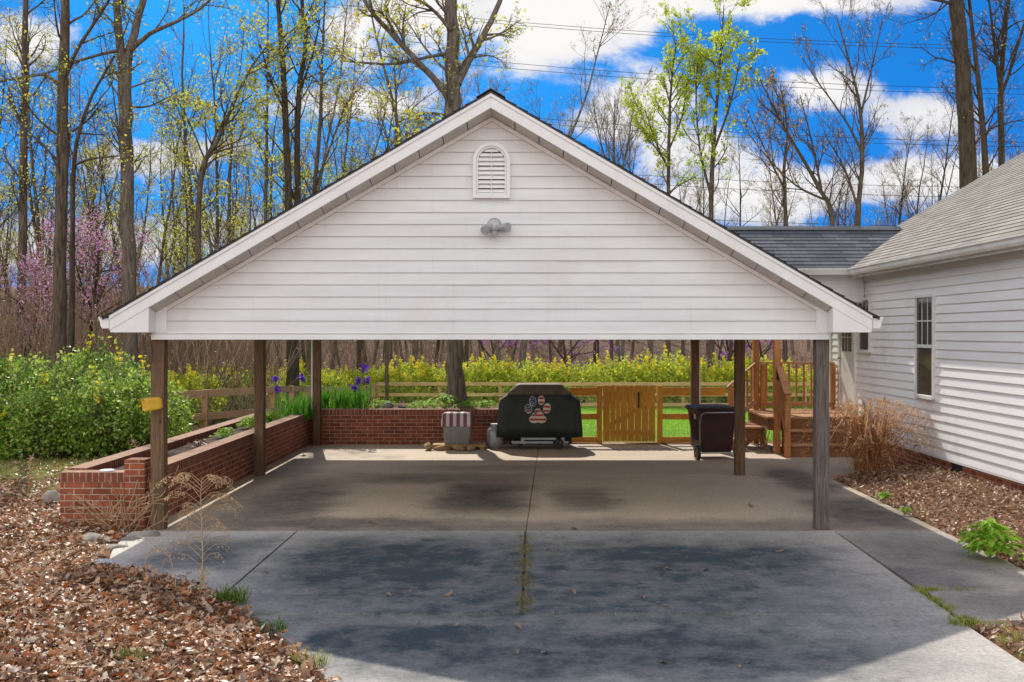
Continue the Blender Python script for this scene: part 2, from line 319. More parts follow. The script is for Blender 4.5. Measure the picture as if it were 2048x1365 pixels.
BLACKP = M('black_plastic', (.02, .02, .021), (.03, .03, .03), 8, .5)
STEEL = M('steel', (.42, .42, .42), (.3, .3, .3), 8, .35, metal=.8)
GREYM = M('grey_metal', (.42, .43, .43), (.33, .34, .34), 9, .4, metal=.3)
MAROON = M('maroon_plastic', (.06, .024, .022), (.04, .017, .016), 5, .45, bmp=.05)
MAROOND = M('dark_maroon_plastic', (.035, .018, .02), (.025, .014, .016), 6, .5, bmp=.05)
# ------------------------------------------------------------------ ground
def hgt(x, y):
    z = 0.0
    if y > 21: z -= .78*sst(21, 42, y)
    if y > 46: z += 9*sst(46, 150, y)*(1.0 if x < 8 else .55)
    bed = sst(-5.6, -4.95, x)*(1-sst(.5, .75, x))*sst(20.62, 20.7, y)*(1-sst(22.6, 25.5, y))
    z += .62*bed
    # leaf mound on the left
    z += .16*sst(0, 2.5, edge_l(y)-x)*(1-sst(14, 19, y))
    z += .16*sst(4.45, 5.6, x)*(1-sst(15.5, 17, y))*sst(8.9, 9.6, y)
    if paved(x, y, .12): z = min(z, 0)-.06
    return z
EDGE = [(-8, .6), (2, .2), (5, -.65), (6.0, -.98), (6.8, -1.22), (7.65, -1.72), (8.75, -2.35), (9.3, -2.95), (9.9, -3.75), (10.6, -3.98), (11.6, -4.15), (12, -4.05), (60, -4.05)]
def edge_l(y):
    for (a, xa), (b, xb) in zip(EDGE, EDGE[1:]):
        if y <= b: return xa+(xb-xa)*max(0, (y-a))/(b-a)
    return -4.05
def edge_r(y): return 4.4 if 8.95 < y < 15.9 else (5.75 if y >= 15.9 else (9 if y > 7.95 else 3.15))
def paved(x, y, m=0): return y < 20.6 and edge_l(y)-m*.4 < x < edge_r(y)+m
def axis(segs):
    out = []
    for a, b, st in segs:
        n = max(1, int(round((b-a)/st))); out += [a+(b-a)*i/n for i in range(n)]
    return out+[segs[-1][1]]
gx = axis([(-240, -60, 20), (-60, -14, 3), (-14, -6, .5), (-6, 7, .2), (7, 14, .6), (14, 60, 3), (60, 240, 20)])
gy = axis([(-40, 0, 4), (0, 5, .6), (5, 21, .2), (21, 30, .4), (30, 60, 1.5), (60, 160, 5), (160, 400, 30)])
gv = []; gz = []
for y in gy:
    for x in gx:
        z = hgt(x, y); z += .02*math.sin(x*2.3+y)*math.sin(y*1.7-x*.6) if not paved(x, y, .4) else 0
        gv.append((x, y, z))
        wood = sst(44, 50, y) + sst(-6.5, -9, -(-x))*0
        lawn = sst(20.8, 21.6, y)*(1-sst(43, 47, y))*(1 if x > 1.2 or y > 28 else 0)
        grassl = sst(12.3, 14.5, y)*(1-sst(18.5, 20, y))*(1-sst(-4.9, -4.7, x))*.85
        gz.append((min(1, wood), lawn, grassl, 1))
nx = len(gx); gf = [(j*nx+i, j*nx+i+1, (j+1)*nx+i+1, (j+1)*nx+i) for j in range(len(gy)-1) for i in range(nx-1)]
me = bpy.data.meshes.new('ground'); me.from_pydata(gv, [], gf); me.update()
ca = me.color_attributes.new('zone', 'FLOAT_COLOR', 'POINT'); ca.data.foreach_set('color', np.array(gz, dtype=np.float32).ravel())
me.polygons.foreach_set('use_smooth', [True]*len(me.polygons))
gm, nt, bs = nodes('ground_cover'); at = nt.nodes.new('ShaderNodeAttribute'); at.attribute_name = 'zone'
sp = nt.nodes.new('ShaderNodeSeparateColor'); nt.links.new(at.outputs['Color'], sp.inputs[0]); v = coord(nt)
fine = noise(nt, v, 22, 8, .75); mid = noise(nt, v, 1.5, 6, .65)
litter = ramp(nt, fine, [(.3, (.07, .04, .025)), (.5, (.22, .11, .06)), (.7, (.36, .22, .13))])
lawn = ramp(nt, noise(nt, coord(nt, 'Object', (1, .35, 1)), 9, 8, .7), [(.3, (.10, .26, .008)), (.7, (.22, .43, .02))])
dryg = ramp(nt, fine, [(.3, (.10, .12, .025)), (.5, (.20, .22, .05)), (.7, (.34, .30, .10))])
woodf = ramp(nt, noise(nt, v, 3, 8, .75), [(.3, (.07, .045, .03)), (.5, (.17, .11, .07)), (.7, (.27, .18, .12))])
c = mix(nt, sp.outputs[1], litter, lawn)
k = mth(nt, 'MULTIPLY', sp.outputs[2], ramp(nt, mid, [(.35, (0, 0, 0)), (.5, (1, 1, 1))])); c = mix(nt, k, c, dryg)
c = mix(nt, sp.outputs[0], c, woodf); nt.links.new(c, bs.inputs['Base Color']); bs.inputs['Roughness'].default_value = .95; bs.inputs['Specular IOR Level'].default_value = .1
bump(nt, bs, fine, .8, .03)
ground = link('ground', me, gm, None); tag(ground, kind='structure')
# ------------------------------------------------------------------ slabs
def slab(name, poly, mat, top=0., th=.12):
    o = MB().prism(poly, 'z', top-th, top).build(name, mat, None, bevel=.008); return tag(o, kind='structure')
g = .009
def jx(y): return .01+(y-11.58)/(19.2-11.58)*.215
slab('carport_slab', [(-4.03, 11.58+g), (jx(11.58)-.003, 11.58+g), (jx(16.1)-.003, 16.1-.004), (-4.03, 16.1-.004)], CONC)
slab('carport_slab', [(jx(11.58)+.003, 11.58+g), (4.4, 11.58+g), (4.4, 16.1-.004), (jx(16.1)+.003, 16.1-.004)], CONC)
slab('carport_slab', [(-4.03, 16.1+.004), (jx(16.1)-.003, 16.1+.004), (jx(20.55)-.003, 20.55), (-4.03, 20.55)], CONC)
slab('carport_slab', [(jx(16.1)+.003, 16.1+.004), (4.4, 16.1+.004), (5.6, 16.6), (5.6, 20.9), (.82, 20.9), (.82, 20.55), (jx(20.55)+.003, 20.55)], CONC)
el = lambda a, b, n=8: [(edge_l(a+(b-a)*i/n), a+(b-a)*i/n) for i in range(n+1)]
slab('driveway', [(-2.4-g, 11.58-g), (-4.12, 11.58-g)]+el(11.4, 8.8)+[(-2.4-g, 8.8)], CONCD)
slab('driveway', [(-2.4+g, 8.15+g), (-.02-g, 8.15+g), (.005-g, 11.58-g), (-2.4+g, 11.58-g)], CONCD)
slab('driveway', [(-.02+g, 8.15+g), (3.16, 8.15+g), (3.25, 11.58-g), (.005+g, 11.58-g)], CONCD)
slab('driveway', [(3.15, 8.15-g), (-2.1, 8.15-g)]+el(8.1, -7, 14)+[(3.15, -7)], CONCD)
slab('walkway', [(3.225, 8.93), (4.4, 8.93), (4.4, 11.58-g), (3.27, 11.58-g)], CONCW)
slab('walkway', [(3.18, 7.98), (9.5, 7.98), (9.5, 8.91), (3.25, 8.91)], CONCW)
tag(MB().face([(-.06, 8.1, -0.03), (.05, 8.1, -0.03), (.06, 11.6, -0.03), (-.04, 11.6, -0.03)]).face([(-2.5, 8.1, -0.0295), (3.2, 8.1, -0.0295), (3.2, 8.2, -0.0295), (-2.5, 8.2, -0.0295)]).face([(3.12, 8.2, -0.0305), (3.3, 8.2, -0.0305), (3.3, 11.5, -0.0305), (3.12, 11.5, -0.0305)]).face([(-2.5, 8.8, -0.0285), (-2.3, 8.8, -0.0285), (-2.3, 11.5, -0.0285), (-2.5, 11.5, -0.0285)]).build('joint_dirt', SOIL), kind='structure')
# ------------------------------------------------------------------ carport
xc, PT, AZ = -.353, .5835, 4.56
FY, WY, BY, RY = 11.36, 11.60, 20.42, 20.80       # front fascia, front wall, rear wall, rear fascia
def roofz(x): return AZ-PT*abs(x-xc)
cp = thing('carport', 'open two-bay gabled carport with white vinyl siding on six wooden posts', 'carport', (xc, 11.7, 0))
posts = [(-3.89, 11.70, POSTW), (3.15, 11.70, POSTG), (-3.89, 16.15, POSTW), (3.15, 16.15, POSTW), (-3.86, 20.42, POSTW), (3.15, 20.42, POSTW)]
for k, (x, y, m) in enumerate(posts):
    w = .07; b = MB(); n = 7
    rings = []
    for i in range(n+1):
        z = 2.03*i/n; jj = .003
        rings.append([(x+sx*w+R.uniform(-jj, jj), y+sy*w+R.uniform(-jj, jj), z) for sx, sy in ((-1, -1), (1, -1), (1, 1), (-1, 1))])
    o = b.loft(rings).build('post', m, cp, bevel=.008)
    if k == 1: o['label'] = 'grey weathered cracked front post at the right'
for x, s in ((-3.86, -1), (3.15, 1)):
    MB().box(x+s*.075, x+s*.10, 20.37, 20.47, .68, 2.0).build('trim_board', WHITE, cp)
# side beams and ceiling
for x in (-3.89, 3.15): MB().box(x-.06, x+.06, 11.78, 20.36, 2.02, 2.26).build('beam', POSTW, cp)
MB().box(-3.80, 3.07, 11.80, 20.35, 2.22, 2.235).build('ceiling', WHITE, cp)
# gable siding front and rear
def gable(yw, sgn, name):
    b = MB(); e = .127; za = AZ-.02
    ap = 4.445; z = 2.085; hw = 3.5
    def w(z): return max(.001, min(hw, (ap-z)/PT))
    while z < ap-.01:
        z1 = min(z+e, ap-.005)
        zz = [z]+([ap-PT*hw] if z < ap-PT*hw < z1 else [])+[z1]
        for a, c_ in zip(zz, zz[1:]):
            ya = yw-sgn*.013*(1-(a-z)/e); yb = yw-sgn*.013*(1-(c_-z)/e)
            q = R.uniform(-.7, .7)*w(c_) if w(c_) > .5 else 9
            if q == 9: b.face([(xc-w(a), ya, a), (xc+w(a), ya, a), (xc+w(c_), yb, c_), (xc-w(c_), yb, c_)])
            else:
                pr_ = sgn*.0028; b.face([(xc-w(a), ya-pr_, a), (xc+q, ya-pr_, a), (xc+q, yb-pr_, c_), (xc-w(c_), yb-pr_, c_)]); b.face([(xc+q-.03, ya, a), (xc+w(a), ya, a), (xc+w(c_), yb, c_), (xc+q-.03, yb, c_)]); b.face([(xc+q, ya-pr_, a), (xc+q, ya, a), (xc+q, yb, c_), (xc+q, yb-pr_, c_)])
        b.face([(xc-w(z), yw, z), (xc+w(z), yw, z), (xc+w(z), yw-sgn*.013, z), (xc-w(z), yw-sgn*.013, z)])
        z += e
    o = b.build(name, SIDING, cp)
    return o
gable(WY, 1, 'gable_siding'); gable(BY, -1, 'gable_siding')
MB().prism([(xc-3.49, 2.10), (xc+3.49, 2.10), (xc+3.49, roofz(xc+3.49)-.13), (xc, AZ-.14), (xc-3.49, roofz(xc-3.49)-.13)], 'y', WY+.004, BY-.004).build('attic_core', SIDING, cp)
# beam wrap with a lip, corner trims, rake trims
for ya, yb in ((WY-.02, WY+.16), (BY-.10, BY+.02)):
    MB().box(xc-3.585, xc+3.56, ya, yb, 2.012, 2.072).box(xc-3.575, xc+3.55, ya-.008, yb, 2.074, 2.085).build('beam_wrap', WHITE, cp, bevel=.004)
for s in (-1, 1):
    x0 = xc+s*3.49; MB().box(x0-s*.07, x0+s*.044, WY-.026, WY-.002, 2.087, roofz(x0)-.155).build('corner_trim', WHITE, cp)
    b = MB(); a = Vector((xc, WY-.03, AZ-.248)); e = Vector((xc+s*3.42, WY-.03, AZ-.248-PT*3.42)); b.face([a, e, e+Vector((0, 0, .045)), a+Vector((0, 0, .045))]); b.face([a, e, e+Vector((0, .03, 0)), a+Vector((0, .03, 0))])
    b.build('rake_trim', TRIMTAN, cp)
# fascia boards front and rear
for y0, y1 in ((FY, FY+.025), (RY-.025, RY)):
    for s in (-1, 1):
        xe = xc+s*3.94
        MB().prism([(xc, AZ-.012), (xe, roofz(xe)-.012), (xe, roofz(xe)-.152), (xc, AZ-.152)], 'y', y0, y1).build('fascia_board', WHITE, cp, bevel=.004)
        MB().prism([(xc, AZ-.0), (xe, roofz(xe)-.0), (xe, roofz(xe)-.035), (xc, AZ-.035)], 'y', y0-.012 if y0 < 15 else y1+.001, y0-.001 if y0 < 15 else y1+.012).build('drip_edge', WHITE, cp)
# soffit panels under the rake overhang
for s in (-1, 1):
    for y0, y1 in ((FY+.026, WY+.003), (BY-.003, RY-.026)):
        b = MB(); L = 3.56; pw = .252; t = 0.0; k = 0
        while t < L:
            t1 = min(t+pw-.009, L); fr = y0 < 15; oa, ob = (.150, .205) if fr else (.205, .150); jj = .004*(k % 2)
            A, B_ = xc+s*t, xc+s*t1
            b.add([(A, y0, roofz(A)-oa-jj), (B_, y0, roofz(B_)-oa-jj), (B_, y1, roofz(B_)-ob-jj), (A, y1, roofz(A)-ob-jj), (A, y0, roofz(A)-oa+.01), (B_, y0, roofz(B_)-oa+.01), (B_, y1, roofz(B_)-ob+.01), (A, y1, roofz(A)-ob+.01)], MB.BF); t += pw; k += 1
        b.build('soffit', SOFFIT, cp)
# boxed eave returns
for s in (-1, 1):
    xi, xo = xc+s*3.535, xc+s*3.935
    MB().prism([(xi, 2.088), (xo, 2.088), (xo, roofz(xo)-.14), (xi, roofz(xi)-.14)], 'y', FY+.006, RY-.006).build('eave_box', WHITE, cp, bevel=.004)
    gxo = xc+s*3.945
    prof = [(gxo, 2.13), (gxo+s*.075, 2.13), (gxo+s*.09, 2.16), (gxo+s*.095, 2.20), (gxo+s*.112, 2.235), (gxo+s*.112, 2.25), (gxo+s*.10, 2.25), (gxo+s*.096, 2.225), (gxo+s*.085, 2.2), (gxo+s*.01, 2.15), (gxo+s*.004, 2.245), (gxo, 2.245)]
    o = MB().prism(prof, 'y', FY+.01, RY-.01).build('gutter', GUTTER, cp)
    MB().prism([(gxo+s*.004, 2.131), (gxo+s*.074, 2.131), (gxo+s*.088, 2.16), (gxo+s*.092, 2.2), (gxo+s*.108, 2.235), (gxo+s*.004, 2.235)], 'y', FY+.007, FY+.0095).build('gutter_cap', GUTTER, cp)
# roof shingles
def roofplane(b, o, u, v, e, lim, lift=.009, th=.0):
    """courses of width e up v from o; lim(s) -> (u0,u1)"""
    o, u, v = Vector(o), Vector(u).normalized(), Vector(v); L = v.length; v = v.normalized(); n = u.cross(v); n = n if n.z > 0 else -n; s = 0
    while s < L-1e-4:
        s1 = min(s+e, L); a0, a1 = lim(s/L); c0, c1 = lim(s1/L)
        q = [o+u*a0+v*s+n*lift, o+u*a1+v*s+n*lift, o+u*c1+v*s1, o+u*c0+v*s1]
        b.face(q, [(a0, s), (a1, s), (c1, s1), (c0, s1)])
        q2 = [o+u*a0+v*s-n*.001, o+u*a1+v*s-n*.001, q[1], q[0]]
        b.face(q2, [(a0, s), (a1, s), (a1, s+.01), (a0, s+.01)]); s = s1
for s in (-1, 1):
    b = MB(); xe = xc+s*4.01
    roofplane(b, (xe, FY-.02, roofz(xe)+.022), (0, 1, 0), (xc-xe, 0, AZ-roofz(xe)), .14, lambda t: (0, RY-FY+.04))
    b.build('roof', SH_DARK, cp)
    MB().prism([(xc, AZ+.001), (xe, roofz(xe)+.001), (xe, roofz(xe)+.021), (xc, AZ+.021)], 'y', FY-.018, RY+.018).build('roof_deck', SH_DARK, cp)
MB().prism([(xc-.15, AZ-.05), (xc, AZ+.038), (xc+.15, AZ-.05), (xc+.15, AZ-.04), (xc, AZ+.048), (xc-.15, AZ-.04)], 'y', FY-.022, RY+.022).build('ridge_cap', SH_DARK, cp)
# gable vent
def arch(w, h0, h1, n=14):
    return [(w, h0), (w, h1)]+[(w*math.cos(math.pi*i/n), h1+w*math.sin(math.pi*i/n)) for i in range(1, n)]+[(-w, h1), (-w, h0)]
vz0, vz1, vw = 3.50, 3.89, .195
def ringprism(b, o, i, y0, y1, x0):
    n = len(o)
    for k in range(n):
        a, c_ = k, (k+1) % n
        A, B_, C, D = o[a], o[c_], i[c_], i[a]
        q = [(A, y0), (B_, y0), (C, y0), (D, y0)]
        b.face([(x0+p[0], y, p[1]) for p, y in q]); b.face([(x0+A[0], y0, A[1]), (x0+B_[0], y0, B_[1]), (x0+B_[0], y1, B_[1]), (x0+A[0], y1, A[1])])
        b.face([(x0+D[0], y0, D[1]), (x0+C[0], y0, C[1]), (x0+C[0], y1, C[1]), (x0+D[0], y1, D[1])])
b = MB(); ringprism(b, arch(vw, vz0, vz1), arch(vw-.035, vz0+.035, vz1), WY-.05, WY-.001, xc); vent = b.build('gable_vent', WHITE, cp)
b = MB(); ringprism(b, arch(vw-.037, vz0+.037, vz1), arch(vw-.055, vz0+.055, vz1), WY-.040, WY-.001, xc); b.build('inner_frame', WHITE, vent)
b = MB()
for i in range(10):
    z = vz0+.062+i*.0475; hw = vw-.056 if z < vz1 else math.sqrt(max(0, (vw-.056)**2-(z+.02-vz1)**2))
    if hw < .03: continue
    b.prism([(WY-.036, z), (WY-.012, z+.036), (WY-.008, z+.036), (WY-.032, z-.004)], 'x', xc-hw, xc+hw)
b.box(xc-.004, xc+.004, WY-.038, WY-.034, vz0+.056, vz1+.12)
b.build('louvers', WHITE, vent)
MB().prism([(xc+p[0], p[1]) for p in arch(vw-.05, vz0+.05, vz1)], 'y', WY-.005, WY-.003).build('backing', BLACKP, vent)
# flood light
lx, lz = xc+.03, 3.19
ring = lambda r, y, n=20: [(lx+r*math.cos(2*math.pi*i/n), y, lz+.03+r*math.sin(2*math.pi*i/n)) for i in range(n)]
fl = MB().loft([ring(.075, WY-.002), ring(.075, WY-.03), ring(.06, WY-.042)]).build('flood_light', GREYM, cp, smooth=False)
for s, d in ((-1, Vector((-.35, -.9, -.35))), (1, Vector((.8, -.55, -.02)))):
    d.normalize(); a = Vector((lx+s*.055, WY-.055, lz+.0)); 
    MB().tube([Vector((lx+s*.03, WY-.035, lz+.03)), a], .017, 10).tube([a-d*.01, a+d*.0, a+d*.05, a+d*.115], [.025, .036, .04, .05], 16).tube([a+d*.1151, a+d*.117], [.044, .04], 16).build('lamp_head', GREYM, fl, smooth=False)
MB().tube([(lx+.005, WY-.04, lz-.005), (lx+.005, WY-.06, lz-.03)], .014, 8).tube([(lx+.005, WY-.03, lz-.05), (lx+.005, WY-.105, lz-.068)], .03, 12).build('motion_sensor', GREYM, fl)
# hook of black wire on the left front post
pts = [Vector((-3.99+.03*math.cos(a)*.9, 11.60, 1.86+.15*math.sin(a)-.05)) for a in [math.pi*.45+i*.35 for i in range(16)]]
b = MB().tube([(-3.955, 11.625, 1.98), (-3.93, 11.60, 1.9), (-3.93, 11.59, 1.78), (-3.955, 11.585, 1.70), (-3.99, 11.59, 1.69), (-4.01, 11.6, 1.74)], .006, 6)
hk = b.build('wire_hook', BLACKP); tag(hk, 'thin black wire hook hanging near the top of the left front post', 'hook')
YEL = M('yellow_plastic', (.66, .40, .035), (.56, .33, .03), 6, .45)
a = P(322, 806, 11.56); e = P(287, 811, 11.45); d = (e-a).normalized(); sd = d.cross(Vector((0, 0, 1))).normalized(); up = sd.cross(d)
def sq(c_, r): return [c_+sd*r*x+up*r*z for x, z in ((-.8, -1), (.8, -1), (1, -.8), (1, .8), (.8, 1), (-.8, 1), (-1, .8), (-1, -.8))]
cup = MB().loft([sq(a, .048), sq(a+(e-a)*.15, .062), sq(a+(e-a)*.8, .068), sq(e, .06), sq(e-d*.02, .046)]).build('plastic_cup', YEL, None, bevel=.004)
tag(cup, 'yellow square plastic cup fixed sideways on the left front post', 'cup')
# ------------------------------------------------------------------ brick planter
PT_ = .60
pl = thing('brick_planter', 'long red brick raised planter along the left side and back of the carport', 'planter', (-4.5, 16, 0))
def bwall(x0, x1, y0, y1, z1, parent=pl, axis='y'):
    MB().box(x0, x1, y0, y1, -.1, z1-.107).build('wall', BRICK, parent)
    o = MB().box(x0-.006, x1+.006, y0-.006, y1+.006, z1-.105, z1-.002).build('cap', [ROWLOCK, CAPB], parent)
    for p in o.data.polygons:
        if p.normal.z > .9:
            p.material_index = 1
            if axis == 'y':
                L = o.data.uv_layers[0].data
                for li in p.loop_indices: L[li].uv = (L[li].uv[1], L[li].uv[0]-x0)
            else:
                L = o.data.uv_layers[0].data
                for li in p.loop_indices: L[li].uv = (L[li].uv[0], L[li].uv[1]-y0)
bwall(-4.24, -4.035, 12.10, 20.54, PT_)
bwall(-5.02, -4.82, 12.10, 21.6, PT_)
bwall(-5.02, -4.33, 11.88, 12.088, PT_-.02, axis='x')
MB().box(-4.32, -4.10, 11.86, 12.088, -.1, .715).build('pier', BRICK, pl, bevel=.004)
bwall(-4.24, .80, 20.556, 20.76, .66, axis='x')
MB().box(-4.815, -4.25, 12.1, 20.55, .2, .50).build('soil', SOIL, pl)
lid = MB().tube([(-4.55, 11.98, .579), (-4.55, 11.98, .588), (-4.55, 11.98, .596)], [.075, .08, .07], 18).build('plastic_lid', WHITE, None); tag(lid, 'round white plastic lid lying on the front end of the brick planter', 'plastic_lid')  # round plastic lid left on the planter end
# ------------------------------------------------------------------ house
hs = thing('house', 'white vinyl sided house with shingle roof on low brick foundation', 'house', (5.9, 14, 0))
HX, HY0, HY1 = 5.9, 5.0, 21.2
b = MB(); z = .33
while z < 3.07:
    z1 = min(z+.127, 3.08); b.face([(HX-.02, HY0, z), (HX-.02, HY1, z), (HX, HY1, z1), (HX, HY0, z1)]); b.face([(HX, HY0, z), (HX, HY1, z), (HX-.02, HY1, z), (HX-.02, HY0, z)]); z = z1
b.build('siding', HSIDING, hs)
MB().box(HX+.004, 14, HY0, HY1, .31, 3.08).build('wall', HSIDING, hs)
MB().prism([(HX, 3.085), (14, 3.085), (9.95, 5.55)], 'y', HY1-.02, HY1).prism([(HX, 3.085), (14, 3.085), (9.95, 5.55)], 'y', HY0, HY0+.02).build('gable_wall', HSIDING, hs)
MB().box(HX+.015, HX+.2, HY0, HY1, -.2, .305).box(HX+.2, 14, HY1-.2, HY1, -.9, .305).build('foundation', BRICK, hs)
# roof
EX, EZ = 5.62, 3.19; RX = 9.95; up_ = Vector((RX-EX, 0, (RX-EX)*.583))
b = MB(); roofplane(b, (EX-.03, HY0-.2, EZ+.01), (0, 1, 0), up_, .14, lambda t: (0, HY1+.25-HY0+.2)); b.build('roof', SH_HOUSE, hs)
b = MB(); roofplane(b, (2*RX-EX, HY0-.2, EZ), (0, 1, 0), (-up_.x, 0, up_.z), .14, lambda t: (0, HY1+.25-HY0+.2)); b.build('roof', SH_HOUSE, hs)
for y in (HY0-.19, HY1+.22):
    MB().prism([(EX, EZ-.01), (RX, EZ-.01+up_.z), (2*RX-EX, EZ-.01), (2*RX-EX, EZ-.16), (RX, EZ-.16+up_.z), (EX, EZ-.16)], 'y', y, y+.02).build('rake_board', WHITE, hs)
MB().box(EX+.03, HX, HY0-.18, HY1+.2, 3.085, 3.10).build('soffit', SOFFIT, hs)
MB().box(EX+.004, EX+.028, HY0-.18, HY1+.2, 3.03, 3.17).build('fascia', GUTTER, hs)
gp = [(EX+.002, 3.07), (EX-.08, 3.07), (EX-.10, 3.10), (EX-.105, 3.14), (EX-.13, 3.165), (EX-.13, 3.185), (EX-.115, 3.185), (EX-.1, 3.16), (EX-.09, 3.09), (EX-.01, 3.09), (EX-.006, 3.18), (EX+.002, 3.18)]
MB().prism(gp, 'y', HY0-.15, 18.72).build('gutter', GUTTER, hs)
MB().box(HX-.03, HX-.017, HY0, HY1, 2.985, 3.084).build('frieze', WHITE, hs)
MB().box(HX-.03, HX+.002, HY1-.08, HY1+.012, .33, 2.98).build('corner_trim', WHITE, hs)
MB().box(HX-.022, HX+.004, HY0, HY1, .30, .328).build('starter_strip', WHITE, hs)
def window(y0, y1, z0, z1, cols):
    fw = .045; b = MB(); x0, x1 = HX-.055, HX-.002
    b.box(x0, x1, y0, y0+fw, z0, z1).box(x0, x1, y1-fw, y1, z0, z1).box(x0-.003, x1, y0+fw, y1-fw, z1-fw, z1).box(x0-.012, x1, y0+fw-.02, y1-fw+.02, z0-.01, z0+fw)
    w = b.build('window', WHITE, hs, bevel=.004); zm = (z0+z1)/2
    MB().box(x0+.008, x1, y0+fw, y1-fw, zm-.025, zm+.025).build('meeting_rail', WHITE, w)
    MB().box(HX-.028, HX-.022, y0+fw, y1-fw, z0+fw, z1-fw).build('pane', GLASS, w)
    b = MB(); pw = (y1-y0-2*fw)/cols
    for i in range(1, cols): b.box(HX-.034, HX-.029, y0+fw+i*pw-.009, y0+fw+i*pw+.009, zm+.026, z1-fw)
    zz = (zm+.026+z1-fw)/2; b.box(HX-.0345, HX-.0285, y0+fw, y1-fw, zz-.009, zz+.009); b.build('muntins', WHITE, w)
    return w
window(15.77, 16.53, 1.13, 2.65, 3); window(18.70, 19.36, 1.75, 2.69, 3)
# door with its frame
dz0, dz1 = .70, 2.73
b = MB().box(HX-.045, HX-.002, 19.56, 19.64, dz0, dz1+.09).box(HX-.045, HX-.002, 20.50, 20.60, dz0, dz1+.09).box(HX-.045, HX-.002, 19.64, 20.50, dz1, dz1+.09)
dr = b.build('door', WHITE, hs)
MB().box(HX-.03, HX-.018, 19.642, 20.498, dz0+.02, dz1-.002).build('leaf', WHITE, dr)
MB().box(HX-.034, HX-.031, 19.78, 20.36, 1.75, 2.55).build('pane', GLASS, dr)
MB().box(HX-.04, HX-.035, 19.97, 19.985, 1.75, 2.55).box(HX-.04, HX-.035, 20.16, 20.175, 1.75, 2.55).box(HX-.0405, HX-.0345, 19.78, 20.36, 2.28, 2.295).box(HX-.0405, HX-.0345, 19.78, 20.36, 2.0, 2.015).build('muntins', WHITE, dr)
MB().tube([(HX-.03, 20.42, 1.62), (HX-.07, 20.42, 1.62), (HX-.09, 20.42, 1.62)], [.012, .015, .026], 10).build('handle', STEEL, dr)
MB().box(HX+.002, HX+.014, 14.88, 15.24, .12, .28).build('crawl_vent', BLACKP, hs)
# downspout/faucet under the siding
b = MB().tube([(HX-.03, 16.4, .42), (HX-.09, 16.4, .40), (HX-.10, 16.4, .33)], .018, 8).build('spigot', GREYM, hs)
# ------------------------------------------------------------------ breezeway roof between carport and house
bw = thing('breezeway_roof', 'low dark shingled breezeway roof joining the carport to the house', 'roof', (4.6, 19.5, 0))
BEY, BEZ, BRY, BRZ = 18.85, 3.19, 20.26, 4.01
b = MB(); roofplane(b, (0, BEY, BEZ), (1, 0, 0), (0, BRY-BEY, BRZ-BEZ), .14, lambda t: (2.0-1.4*t, 5.62+1.40*t)); b.build('roof', SH_PORCH, bw)
b = MB(); roofplane(b, (0, 2*BRY-BEY, BEZ), (1, 0, 0), (0, BEY-BRY, BRZ-BEZ), .14, lambda t: (2.0-1.4*t, 5.62+1.40*t)); b.build('roof', SH_PORCH, bw)
MB().prism([(BRY-.13, BRZ-.045), (BRY, BRZ+.03), (BRY+.13, BRZ-.045), (BRY+.13, BRZ-.03), (BRY, BRZ+.042), (BRY-.13, BRZ-.03)], 'x', .7, 6.9).build('ridge_cap', SH_PORCH, bw)
b = MB(); z = 2.62
while z < 3.08:
    b.face([(2.3, 19.09-.016, z), (HX-.02, 19.09-.016, z), (HX-.02, 19.09, z+.127), (2.3, 19.09, z+.127)]); b.face([(2.3, 19.09, z), (HX-.02, 19.09, z), (HX-.02, 19.074, z), (2.3, 19.074, z)]); z += .127
b.build('header_siding', HSIDING, bw)
MB().box(2.6, HX-.02, 19.095, 19.2, 2.6, 3.1).box(2.6, HX-.02, 21.2, 21.3, 2.6, 3.1).build('header', WHITE, bw)
MB().box(2.3, HX-.02, 18.9, 21.6, 3.11, 3.125).build('ceiling', WHITE, bw)
MB().prism([(BEY+.02, 3.08), (BEY-.07, 3.08), (BEY-.09, 3.12), (BEY-.12, 3.17), (BEY-.12, 3.185), (BEY-.1, 3.185), (BEY-.08, 3.1), (BEY+.0, 3.1), (BEY+.01, 3.18), (BEY+.02, 3.18)], 'x', 2.1, 5.60).build('gutter', GUTTER, bw)
for y in (19.02, 20.75): MB().box(4.30, 4.41, y-.055, y+.055, .0, 2.6).build('post', DECKZ, bw, bevel=.006)
# ------------------------------------------------------------------ deck with steps
dk = thing('wooden_deck', 'small brown wooden deck with two flights of steps at the house door', 'deck', (5, 19.9, 0))
b = MB(); y = 19.0; DZ = .64
while y < 20.85: b.box(4.18, HX-.03, y, y+.134, DZ-.036, DZ); y += .14
b.build('deck_boards', DECKX, dk, bevel=.003)
MB().box(4.25, HX-.04, 19.03, 19.07, .40, .602).box(4.22, 4.26, 19.08, 20.8, .40, .602).build('rim_joist', DECKR, dk)
for i, (y, z) in enumerate(((18.72, .43), (18.44, .215))):
    MB().box(4.46, 5.62, y, y+.30, z-.036, z).build('tread', DECKX, dk, bevel=.004)
    MB().box(4.47, 5.61, y+.03, y+.05, z-.215, z-.037).build('riser', DECKR, dk)
MB().box(4.47, 5.61, 19.01, 19.028, .43, .602).build('riser', DECKR, dk)
for x in (4.455, 5.625):
    MB().prism([(18.46, 0), (19.03, 0), (19.03, .60), (18.95, .60), (18.72, .39), (18.46, .17)], 'x', x-.018, x+.018).build('stringer', DECKR, dk)
for i, (x, z) in enumerate(((3.90, .43), (3.62, .215))):
    MB().box(x, x+.30, 19.45, 20.6, z-.036, z).build('tread', DECKX, dk, bevel=.004)
for y in (19.56, 20.5): MB().prism([(3.66, 0), (3.86, 0), (4.2, .30), (4.2, .39), (3.92, .39), (3.92, .178), (3.66, .178)], 'y', y-.018, y+.018).build('stringer', DECKR, dk)
